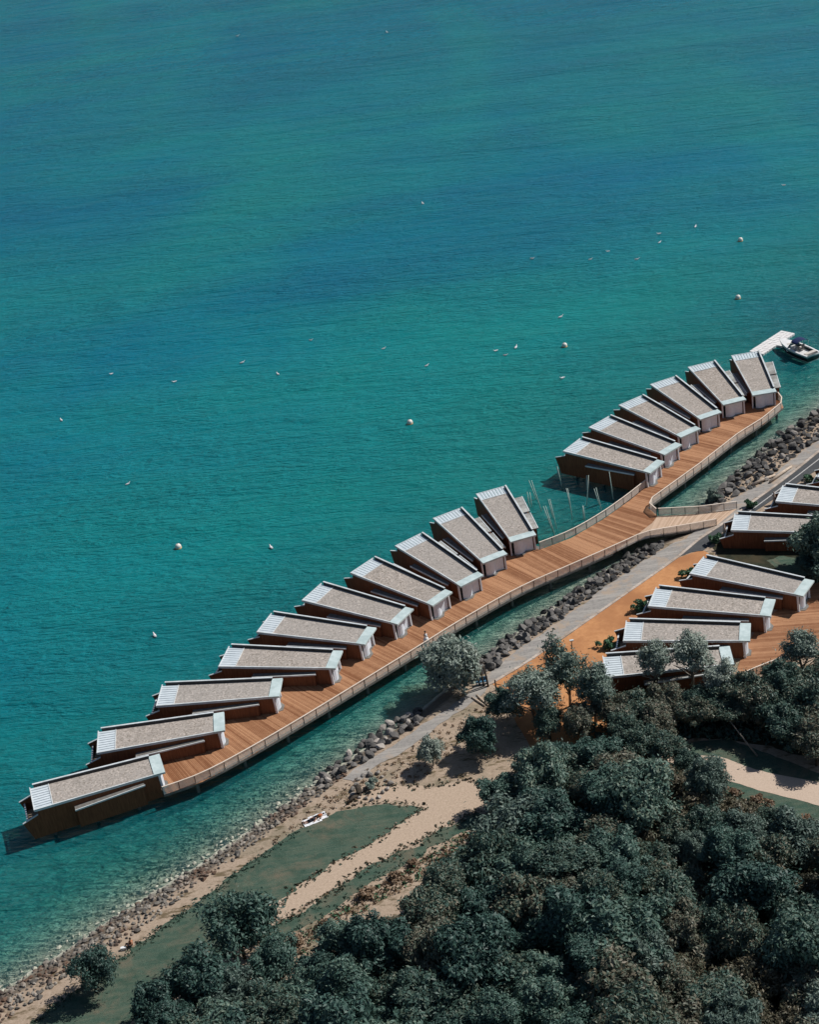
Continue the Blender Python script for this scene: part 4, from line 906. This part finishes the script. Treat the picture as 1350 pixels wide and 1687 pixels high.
M['leaflawn'] = m_leaf('lawn_blades', [(.1,(.03,.065,.045)), (.5,(.06,.11,.08)), (.9,(.11,.15,.11))])
SHR = {'g': [clump_mesh('foliage', 400+i, 900, 1.0, .16, M['leafgreen'], .8, 7) for i in range(3)],
       't': [clump_mesh('foliage', 420+i, 500, 1.0, .18, M['leaftan'], .7, 7, .15) for i in range(3)],
       's': [clump_mesh('foliage', 440+i, 700, 1.0, .16, M['leafsilver'], .8, 7, .2) for i in range(2)]}
for i, (x, y, rad, lab) in enumerate(D['shrubs']):
    o = link('shrub', SHR['s' if 'pale' in lab else 'g'][i % 2], None, (x, y, gz((x, y))+rad*.4), i*1.3); o.scale = (rad*1.1,)*3
    tag(o, lab, 'shrub')
for i, (x, y) in enumerate(D['tan_shrubs']):
    o = link('dry_shrub', SHR['t'][i % 3], None, (x, y, LZ+.35), i*1.7); s_ = .9+.4*((i*7) % 5)/5; o.scale = (s_, s_, s_*.8)
    tag(o, 'low rust brown dry shrub on the rough strip beside the wood', 'shrub', 'dry shrubs beside the wood')
def scatter(name, poly, r, seed, mats, size, lab, tries=20000, keep=None, per=14):
    g_ = np.random.default_rng(seed); pts = poisson(poly, r, tries, seed, keep); V = []
    for p in pts:
        s_ = g_.uniform(*size); n = per
        c = np.array([p[0], p[1], LZ+.02]) + g_.normal(0, s_*.45, (n,3))*np.array([1,1,.35])+np.array([0,0,s_*.3])
        t = g_.normal(size=(n,3)); t /= np.linalg.norm(t, axis=1)[:,None]; b = np.cross(t, g_.normal(size=(n,3))); b /= np.linalg.norm(b, axis=1)[:,None]
        w_ = s_*.42
        V.append(np.stack([c-t*w_, c+b*w_*.5, c+t*w_, c-b*w_*.5], 1).reshape(-1,3))
    V = np.vstack(V); V[:,2] = np.maximum(V[:,2], LZ-.1); n = len(V)//4
    me = bpy.data.meshes.new(name); me.vertices.add(4*n); me.vertices.foreach_set('co', V.ravel()); me.loops.add(4*n); me.loops.foreach_set('vertex_index', np.arange(4*n, dtype=np.int32))
    me.polygons.add(n); me.polygons.foreach_set('loop_start', np.arange(n, dtype=np.int32)*4); me.polygons.foreach_set('loop_total', np.full(n, 4, np.int32))
    me.update(calc_edges=True); me.materials.append(mats)
    o = link(name, me); tag(o, lab, 'ground cover', kind='stuff'); print(name, len(pts)); return o
scatter('dry_scrub', D['scrubpath'], .55, 31, M['leaftan'], (.25, .5), 'dry brown scrub between the lower lawn and the wood', 9000)
scatter('shore_scrub', D['scrubshore'], .8, 32, M['leaftan'], (.15, .4), 'dry scrub tufts on the sandy shore strip', 4000)
scatter('green_scrub', D['scrubpath'], .9, 33, M['leafgreen'], (.3, .6), 'green scrub tufts between the lower lawn and the wood', 6000)
scatter('underwood', D['wood2'], .8, 34, M['leafdark'], (.5, .9), 'dark undergrowth under the shady tree belt', 9000, lambda p: p[0] < 70)
scatter('underwood', D['forest'], .9, 35, M['leafmix'], (.5, 1.0), 'dark undergrowth on the floor of the dense wood', 30000, lambda p: 84 < p[1] < 190 and abs(p[0]) < 75)
for nm, L_, lab, mt_, sg_ in (('path_edge_grass', D['sandpath']+[D['sandpath'][0]], 'ragged dry tufts along the edges of the sandy path', 'leaftan', .35), ('lawn_edge_grass', D['sandpath']+[D['sandpath'][0]], 'green grass creeping over the edges of the sandy path', 'leaflawn', .4), ('lawn_edge_grass', D['lawn'][:1]+D['lawn'][-8:], 'grass tufts along the shore edge of the lawn', 'leaflawn', .3), ('lawn_edge_grass', D['lawn2']+[D['lawn2'][0]], 'green grass fraying along the strip beside the wood', 'leaflawn', .5)):
    ln = resample(L_, .35); poly = None
    g_ = np.random.default_rng(3); V = []
    for p in ln:
        for _ in range(2):
            q = p+g_.normal(0, sg_, 2); s_ = g_.uniform(.06, .2); n = 5
            c = np.array([q[0], q[1], LZ+.05])+g_.normal(0, s_*.6, (n,3))*np.array([1,1,.3]); t = g_.normal(size=(n,3)); t /= np.linalg.norm(t, axis=1)[:,None]
            b = np.cross(t, g_.normal(size=(n,3))); b /= np.linalg.norm(b, axis=1)[:,None]
            V.append(np.stack([c-t*s_, c+b*s_*.5, c+t*s_, c-b*s_*.5], 1).reshape(-1,3))
    V = np.vstack(V); n = len(V)//4; me = bpy.data.meshes.new(nm); me.from_pydata(V.tolist(), [], [(4*i,4*i+1,4*i+2,4*i+3) for i in range(n)]); me.materials.append(M[mt_])
    tag(link(nm, me), lab, 'grass', kind='stuff')

# ---------------------------------------------------------------- pontoon and boat
A0, A1, B1_, B0 = [np.array(p) for p in D['pontoon']]
s0 = (A0+A1)/2; s1 = (B1_+B0)/2; dv = s1-s0; Ln = float(np.hypot(*dv)); dv /= Ln; nv = np.array([-dv[1], dv[0]]); rot = math.atan2(dv[1], dv[0])
pt = link('pontoon', None, None, (s0[0], s0[1], 0)); tag(pt, 'white pontoon of floating cubes beyond the last cabin with a finger towards the boat', 'pontoon')
fm = MB().prism([(-.33,-.27), (-.27,-.33), (.27,-.33), (.33,-.27), (.33,.27), (.27,.33), (-.27,.33), (-.33,.27)], -.15, .34).mesh('float_block', M['float'])
k = .70; wn = 4
for i in range(int(Ln/k)+1):
    for j in range(wn):
        q = dv*(i*k)+nv*((j-(wn-1)/2)*k); o = link('float_block', fm, pt, (q[0], q[1], random.uniform(-.02,.02)), rot)
f0, f1 = [np.array(p) for p in D['finger']]; fv = f1-f0; fl = float(np.hypot(*fv)); fv /= fl; fn = np.array([-fv[1], fv[0]]); r2 = math.atan2(fv[1], fv[0])
for i in range(int(fl/k)+1):
    for j in range(3):
        q = f0-s0+fv*(i*k)+fn*((j-1)*k); link('float_block', fm, pt, (q[0], q[1], random.uniform(-.02,.02)), r2)

bw_, st_ = [np.array(p) for p in D['boat']]; bv = st_-bw_; br = math.atan2(bv[1], bv[0])
boat = link('motor_boat', None, None, (bw_[0], bw_[1], 0), br); tag(boat, 'white motor boat with teal and black sides and navy canopy moored at the pontoon', 'boat'); boat.scale = (1, 1, 1.3)
BL = 8.6; BB = 1.55
def hull_pts(n, zoff, f, top):
    out = []
    for i in range(n+1):
        t = i/n; wd = BB*min(1.0, (1-(1-min(t/.62, 1))**2.1)) * (1-.10*max(0, (t-.75)/.25)) * f
        out.append((t*BL + (0 if top else .55*(1-t)), wd))
    return out
def hull_band(z0, z1, fA, fB, offA, offB, mat, name, cap=None):
    n = 16; vs = []
    for side in (1, -1):
        for (f, z, off) in ((fA, z0, offA), (fB, z1, offB)):
            for i in range(n+1):
                t = i/n; wd = BB*(1-(1-min(t/.62, 1))**2.1)*(1-.08*max(0, (t-.75)/.25))
                vs.append((off*(1-t)**2 + t*BL, side*wd*f, z+.28*(1-t)**2*(z1 > .6 and z == z1)))
    fs = []
    for s_ in (0, 2):
        b0, b1 = s_*(n+1), (s_+1)*(n+1)
        for i in range(n): fs.append((b0+i, b0+i+1, b1+i+1, b1+i) if s_ == 0 else (b0+i, b1+i, b1+i+1, b0+i+1))
    e = n; fs.append((e, 2*(n+1)+e, 3*(n+1)+e, (n+1)+e))
    return part(name, MB().add(vs, fs), mat, boat, True)
hull_band(-.3, .12, .55, .80, 1.3, .8, M['hullwhite'], 'hull_bottom')
hull_band(.12, .62, .80, .93, .8, .35, M['hullblack'], 'hull_side')
hull_band(.62, .78, .93, .96, .35, .2, M['hullteal'], 'hull_stripe')
hull_band(.78, 1.0, .96, 1.0, .2, 0, M['hullwhite'], 'gunwale')
n = 16; vs = []
for side in (1, -1):
    for i in range(n+1):
        t = i/n; wd = BB*(1-(1-min(t/.62, 1))**2.1)*(1-.08*max(0, (t-.75)/.25)); vs.append((t*BL, side*wd*1.03, 1.0+.28*(1-t)**2+.01))
# deck as strip with cockpit opening from 45 %
fs = []; vs2 = list(vs)
for i in range(n+1):
    t = i/n; x, yy_, z = vs[i]; vs2.append((x, max(yy_-.32, 0.0) if t > .42 else 0.0, z+.03))
for i in range(n+1):
    x, yy_, z = vs2[2*(n+1)+i]; vs2.append((x, -yy_, z))
for i in range(n):
    fs += [(i, i+1, 2*(n+1)+i+1, 2*(n+1)+i), (n+1+i, 3*(n+1)+i, 3*(n+1)+i+1, n+1+i+1)]
part('deck', MB().add(vs2, fs), M['hullwhite'], boat)
part('cockpit_floor', MB().prism([(3.2,-1.2), (8.5,-1.2), (8.5,1.2), (3.2,1.2)], .45, .62), M['hullwhite'], boat)
part('foredeck_hatch', MB().prism([(1.7,-.45), (3.0,-.62), (3.0,.62), (1.7,.45)], 1.05, 1.17), M['cushion'], boat)
part('windscreen', MB().hexa([(3.6,-1.3,1.05), (3.7,-1.3,1.05), (3.7,1.3,1.05), (3.6,1.3,1.05), (4.1,-1.1,1.7), (4.16,-1.1,1.7), (4.16,1.1,1.7), (4.1,1.1,1.7)]), M['hullteal'], boat)
part('console', MB().box(3.9, 4.4, -1.0, -.2, .62, 1.35), M['hullwhite'], boat)
for yb in (-.65, .5):
    s_ = part('seat', MB().box(4.8, 5.4, yb-.3, yb+.3, .62, 1.1), M['cushion'], boat); part('backrest', MB().box(5.42, 5.55, yb-.3, yb+.3, .9, 1.55), M['grime'], s_)
part('stern_bench', MB().box(7.5, 8.2, -1.15, 1.15, .62, 1.1), M['cushion'], boat)
cn = MB(); nseg = 8
for i in range(nseg):
    a0_, a1_ = math.pi*i/nseg, math.pi*(i+1)/nseg
    y0, z0, y1, z1 = 1.25*math.cos(a0_), 2.0+.35*math.sin(a0_), 1.25*math.cos(a1_), 2.0+.35*math.sin(a1_)
    cn.hexa([(4.5,y0,z0-.03), (6.0,y0,z0-.03), (6.0,y1,z1-.03), (4.5,y1,z1-.03), (4.5,y0,z0), (6.0,y0,z0), (6.0,y1,z1), (4.5,y1,z1)])
part('canopy', cn, M['navy'], boat)
fr = MB()
for x in (4.5, 6.0):
    for s_ in (-1, 1): fr.tube([(x, 1.3*s_, 1.05), (x, 1.25*s_, 2.0)], .02, 5)
part('canopy_frame', fr, M['metal'], boat)

# ---------------------------------------------------------------- poles, buoys, gulls
on = ['first','second','third','fourth','fifth','sixth','seventh','eighth','ninth','tenth']
order = sorted(range(len(D['poles'])), key=lambda i: D['poles'][i][0][0])
for r_, i in enumerate(order):
    gset = D['poles'][i]; b = gset[0]
    root = link('pole_pair', None, None, (b[0], b[1], 0)); tag(root, 'pair of thin pale leaning poles, %s from the left beside the curved walkway' % on[r_], 'poles', 'thin pale poles in the water between the cabin rows')
    for (x, y, dx, h) in gset:
        o_ = (x-b[0], y-b[1]); part('pole', MB().tube([(o_[0]-dx*.2, o_[1], -h*.2), (o_[0]+dx*.5, o_[1], h*.5), (o_[0]+dx, o_[1], h)], [.085, .075, .05], 6), M['pole'], root, True)
def sphere(c, r, seg=10, rings=7, sq=1.0):
    vs = []; fs = []
    for i in range(rings+1):
        a = math.pi*i/rings
        for j in range(seg): b = 2*math.pi*j/seg; vs.append((c[0]+r*math.sin(a)*math.cos(b), c[1]+r*math.sin(a)*math.sin(b), c[2]+r*sq*math.cos(a)))
    for i in range(rings):
        for j in range(seg): fs.append((i*seg+j, (i+1)*seg+j, (i+1)*seg+(j+1) % seg, i*seg+(j+1) % seg))
    return vs, fs
bl = ['round pale mooring buoy, the farthest one near the right edge', 'round pale mooring buoy straight above the white pontoon', 'round pale mooring buoy left of the upper cabins',
      'round pale mooring buoy alone in the middle of the lake', 'round pale mooring buoy nearest, left of the long cabin row']
body = MB().add(*sphere((0,0,.28), .48, 14, 9)).mesh('float', M['buoyw'], True); band = MB().tube([(0,0,-.05), (0,0,.14)], [.5, .5], 14).mesh('band', M['buoyo'], True)
ring = MB().tube([(0,0,.74), (.09,0,.84), (0,0,.93), (-.09,0,.84), (0,0,.74)], .025, 5).mesh('ring', M['dark'])
for (x, y), lab in zip(D['buoys'], bl):
    b = link('buoy', None, None, (x, y, 0)); tag(b, lab, 'buoy', 'mooring buoys on the lake')
    link('float', body, b); link('band', band, b); link('ring', ring, b)
# gull: one continuous body with neck, head, beak, tail; folded wings as a part
gb = MB(); prof = [(-.42,.02,.10), (-.30,.07,.11), (-.12,.13,.12), (.06,.13,.13), (.20,.09,.18), (.26,.055,.27), (.31,.06,.35), (.37,.035,.35), (.46,.008,.33)]
vs = []; fs = []; sg = 8
for (x, r, z) in prof:
    for j in range(sg): a = 2*math.pi*j/sg; vs.append((x, r*math.cos(a), z+r*.8*math.sin(a)))
for i in range(len(prof)-1):
    for j in range(sg): fs.append((i*sg+j, i*sg+(j+1) % sg, (i+1)*sg+(j+1) % sg, (i+1)*sg+j))
fs += [tuple(range(sg))[::-1], tuple(range((len(prof)-1)*sg, len(prof)*sg))]
gbody = MB().add(vs, fs).mesh('gull', M['gull'], True)
wing = MB()
for s_ in (-1, 1): wing.hexa([(-.5, s_*.05, .14), (.1, s_*.12, .12), (.1, s_*.155, .14), (-.3, s_*.13, .12), (-.5, s_*.04, .18), (.1, s_*.07, .25), (.1, s_*.16, .19), (-.3, s_*.12, .19)])
wing = wing.mesh('folded_wings', M['gullgrey'])
G = D['gulls']; rank = {i: r for r, i in enumerate(sorted(range(len(G)), key=lambda i: G[i][0]/G[i][1]))}
num = ['leftmost'] + [a for a in '2nd 3rd 4th 5th 6th 7th 8th 9th 10th 11th 12th 13th 14th 15th 16th 17th 18th 19th 20th 21st 22nd 23rd 24th 25th 26th'.split()] + ['rightmost']
for i, (x, y) in enumerate(G):
    o = link('gull', gbody, None, (x, y, 0), random.uniform(0, 6.28)); s_ = 1.15*random.uniform(.85, 1.15)*(1+max(0, y-350)/900); o.scale = (s_,)*3
    lab = 'small white gull floating on the open lake, %s counting gulls from the left' % num[rank[i]]
    tag(o, lab.replace('counting gulls from the left', 'of all the gulls') if rank[i] in (0, len(G)-1) else lab, 'gull', 'gulls on the lake')
    link('folded_wings', wing, o)

# ---------------------------------------------------------------- people
def skin_body(name, joints, edges, radii, mat, parent):
    me = bpy.data.meshes.new(name); me.from_pydata(joints, edges, []); o = link(name, me, parent)
    md = o.modifiers.new('s', 'SKIN'); md.use_smooth_shade = True
    for v, r in zip(me.skin_vertices[0].data, radii): v.radius = (r, r)
    me.skin_vertices[0].data[0].use_root = True
    sbm = o.modifiers.new('u', 'SUBSURF'); sbm.levels = 1; sbm.render_levels = 1
    dg = bpy.context.evaluated_depsgraph_get(); ev = o.evaluated_get(dg); m2 = bpy.data.meshes.new_from_object(ev)
    o.modifiers.clear(); o.data = m2; m2.materials.clear(); m2.materials.append(mat); return o
E_ = [(0,1),(1,2),(2,3),(3,4),(2,5),(5,6),(6,7),(2,8),(8,9),(9,10),(0,11),(11,12),(12,13),(13,14),(0,15),(15,16),(16,17),(17,18)]
RD = [.13,.13,.12,.055,.095, .055,.045,.03, .055,.045,.03, .09,.06,.045,.04, .09,.06,.045,.04]
STAND = [(0,0,.95),(0,0,1.15),(0,0,1.38),(0,0,1.52),(0,0,1.66),(0,.20,1.38),(.08,.26,1.12),(.25,.2,1.05),(0,-.20,1.38),(.08,-.26,1.12),(.25,-.2,1.05),
         (0,.10,.86),(.02,.12,.48),(0,.12,.08),(.14,.13,.04),(0,-.10,.86),(.02,-.12,.48),(0,-.12,.08),(.14,-.13,.04)]
LIE = [(0,0,.15),(.22,0,.15),(.46,0,.16),(.60,0,.17),(.74,0,.19),(.46,.20,.14),(.25,.33,.09),(.05,.36,.07),(.46,-.20,.14),(.25,-.33,.09),(.05,-.36,.07),
       (-.10,.10,.13),(-.48,.14,.12),(-.88,.15,.09),(-.95,.16,.18),(-.10,-.10,.13),(-.48,-.14,.12),(-.88,-.15,.09),(-.95,-.16,.18)]
SIT = [(0,0,.14),(-.05,0,.34),(-.08,0,.58),(-.07,0,.72),(-.04,0,.86),(-.08,.20,.56),(.06,.27,.36),(.26,.16,.34),(-.08,-.20,.56),(.06,-.27,.36),(.26,-.16,.34),
       (.08,.10,.15),(.40,.14,.44),(.62,.13,.08),(.76,.13,.05),(.08,-.10,.15),(.40,-.14,.44),(.62,-.13,.08),(.76,-.13,.05)]
def person(x, y, z, rz, pose, label, top, bottom=None, dress=False, sc=1.0):
    root = link('person', None, None, (x, y, z), rz); tag(root, label, 'person'); root.scale = (sc,)*3
    skin_body('body', pose, E_, RD, M['skin'], root)
    h = Vector(pose[4]); part('hair', MB().add(*sphere((h.x-.025, h.y, h.z+.03), .115, 10, 7)), M['hair'], root, True)
    sh, pe = Vector(pose[2]), Vector(pose[0])
    tp = MB().tube([tuple(pe), tuple(pe.lerp(sh, .5)), tuple(sh+(sh-pe)*.08)], [.19, .175, .16], 12)
    part('shirt', tp, top, root, True)
    if dress: part('skirt', MB().tube([(0,0,.35), (0,0,.7), (0,0,1.0)], [.40, .30, .21], 14), top, root, True)
    elif bottom: part('shorts', MB().tube([pose[12], pose[11], pose[0]], [.09,.12,.15], 10).tube([pose[16], pose[15], pose[0]], [.09,.12,.15], 10), bottom, root, True)
pp = D['people']
person(pp['rail'][0], pp['rail'][1]+.4, 1.81, R(-60), STAND, 'person in a long white robe standing at the pier railing', M['clothwhite'], dress=True, sc=1.08)
twm = MB(); nx = 8
for i in range(nx):
    for j in range(5):
        z = lambda a, b: .03+.02*math.sin(a*2.1+b)
        x0, x1, y0, y1 = -1.05+i*2.1/nx, -1.05+(i+1)*2.1/nx, -.5+j*.2, -.5+(j+1)*.2
        twm.add([(x0,y0,z(i,j)), (x1,y0,z(i+1,j)), (x1,y1,z(i+1,j+1)), (x0,y1,z(i,j+1))], [(0,1,2,3)])
twm = twm.mesh('towel', M['towel'])
for k_, ((x, y), lab, tl, mt) in enumerate(zip(pp['sun'], ['person in dark swimwear lying on the left white towel at the lawn edge', 'person in dark shorts lying on the right towel at the lawn edge'],
                                ['left white towel spread at the lawn edge', 'right white towel spread at the lawn edge'], ('clothdark', 'clothrust'))):
    person(x, y, LZ+.07, R(20), LIE, lab, M[mt], M['clothdark'])
    o = link('towel', twm, None, (x, y, LZ+.03), R(20)); o.scale = (1.0, 1.25, 1); tag(o, tl, 'towel')
x, y = pp['lawn']; person(x, y, LZ+.05, R(-150), SIT, 'person in rust coloured top sitting on the grass near the shore stones', M['clothrust'], M['clothdark'], sc=1.1)
o = link('bag', MB().prism([(-.3,-.15), (.3,-.15), (.34,.1), (0,.2), (-.32,.12)], 0, .3).mesh('bag', M['clothwhite']), None, (x-.75, y-.35, LZ+.03)); tag(o, 'pale bag on the grass beside the sitting person', 'bag')

# ---------------------------------------------------------------- small things ashore
x, y = D['lamp']; lp = link('bollard_lamp', None, None, (x, y, LZ)); tag(lp, 'thin dark lamp post standing alone on the orange clay ground', 'lamp post')
part('pole', MB().tube([(0,0,0), (0,0,1.75)], .05, 8), M['dark'], lp, True); part('lamp_head', MB().box(-.22, .28, -.14, .14, 1.75, 1.9), M['metal'], lp); part('base', MB().tube([(0,0,0), (0,0,.08)], .18, 10), M['dark'], lp)
for i, (x, y) in enumerate(D['posts']):
    tag(part('fence_post', MB().tube([(0,0,-.2), (-.1,0,1.6), (-.25,.05,2.9)], [.12,.11,.09], 8), M['barkdark'], None, True, (x, y, LZ)), '%s of the three tall dark posts beside the willow' % ('leftmost','middle one','rightmost')[i], 'post', 'tall dark posts beside the willow')
fx = D['fence']; ff = link('timber_fence', None, None, (fx[0][0], fx[0][1], LZ)); tag(ff, 'low rusty timber fence at the corner of the clay ground', 'fence')
for (x, y) in fx: part('post', MB().tube([(0,0,-.1), (0,0,1.5)], .09, 8), M['barkdark'], ff, True, (x-fx[0][0], y-fx[0][1], 0))
for a, b in zip(fx[:-1], fx[1:]):
    for h in (.35, .95):
        part('rail', MB().tube([(a[0]-fx[0][0], a[1]-fx[0][1], h), (b[0]-fx[0][0], b[1]-fx[0][1], h)], .05, 6), M['barkdark'], ff, True)
tag(part('bench', MB().box(-.8, .8, -.25, .25, .40, .5).box(-.7, -.6, -.2, .2, 0, .4).box(.6, .7, -.2, .2, 0, .4).box(-.8, .8, .2, .27, .5, .95), M['blue'], None, False, (fx[0][0]-1.6, fx[0][1]+1.7, LZ+.05)), 'small blue bench at the end of the paved strip', 'bench')
lg = D['logs']
for a, b, lab in ((lg[0], lg[1], 'upper bleached plank lying on the sand below the posts'), (lg[2], lg[3], 'lower bleached plank lying on the sand below the posts')):
    tag(part('plank', MB().tube([(0,0,.1), ((b[0]-a[0]), (b[1]-a[1]), .12)], .13, 6), M['log'], None, True, (a[0], a[1], LZ)), lab, 'plank')
a, b = D['driftlog']
tag(part('fallen_branch', MB().tube([(0,0,3.0), ((b[0]-a[0])*.5, (b[1]-a[1])*.5, 1.5), ((b[0]-a[0]), (b[1]-a[1]), .1)], [.05,.09,.13], 6), M['barkpale'], None, True, (a[0], a[1], LZ)), 'bare pale pole leaning out of the shady trees by the pale path', 'branch')
for i in (0, 2):
    a, b = D['bank_logs'][i], D['bank_logs'][i+1]
    tag(part('log', MB().tube([(0,0,.25), ((b[0]-a[0])*.5, (b[1]-a[1])*.5, .34), ((b[0]-a[0]), (b[1]-a[1]), .25)], [.2,.24,.16], 8), M['log'], None, True, (a[0], a[1], LZ)), ('lower' if i == 0 else 'upper')+' bleached log lying beside the boulders next to the road', 'log')
# stone fire ring on the beach
x, y = D['ring']; g_ = np.random.default_rng(5)
for i in range(16):
    a = i*2*math.pi/16; r_ = 1.7+g_.uniform(-.3, .35); s_ = g_.uniform(.32, .62)
    o = link('pale_rock', rocks[6+i % 2], None, (x+math.cos(a)*r_*1.15, y+math.sin(a)*r_*1.3, LZ+s_*.35), g_.uniform(0, 6)); o.scale = (s_,)*3
    tag(o, 'pale rock in the ring of rocks between the lawn tip and the shore', 'rock', 'ring of pale rocks')
sr = link('shrub', SHR['s'][0], None, (x, y, LZ+.5), .4); sr.scale = (1.2,1.2,.8); tag(sr, 'grey low plant growing inside the ring of rocks', 'shrub')
(x, y), (x2, y2) = D['driftwood']
tag(part('tree_stump', MB().tube([(0,0,0), (.05,0,.6), (0,.05,1.2)], [.42,.36,.34], 9), M['barkdark'], None, True, (x, y, LZ)), 'dark stump standing beside the ring of rocks', 'stump')
tag(part('driftwood', MB().tube([(0,0,.2), ((x-x2)*.5, (y-y2)*.5, .3), ((x-x2)*.9, (y-y2)*.9, .25)], [.1,.2,.28], 8), M['barkdark'], None, True, (x2, y2, LZ)), 'dark driftwood trunk lying next to the stump', 'driftwood')
for (x, y), lab in zip(D['parasols'], ('folded sand coloured parasol on the terrace of the cabin beside the gangway', 'folded sand coloured parasol on the terrace of the cabin cut by the right edge')):
    r0 = link('parasol', None, None, (x, y, .95)); tag(r0, lab, 'parasol', 'folded parasols on land terraces')
    part('pole', MB().tube([(0,0,0), (0,0,2.5)], .035, 6), M['metal'], r0, True); part('folded_canopy', MB().tube([(0,0,1.0), (0,0,1.4), (0,0,2.4), (0,0,2.6)], [.2,.24,.1,.02], 10), M['canvas'], r0, True)
    part('base', MB().tube([(0,0,0), (0,0,.1)], .3, 12), M['concrete'], r0, True)
print('objects', len(bpy.data.objects), 'tris', sum(len(m.polygons) for m in bpy.data.meshes))
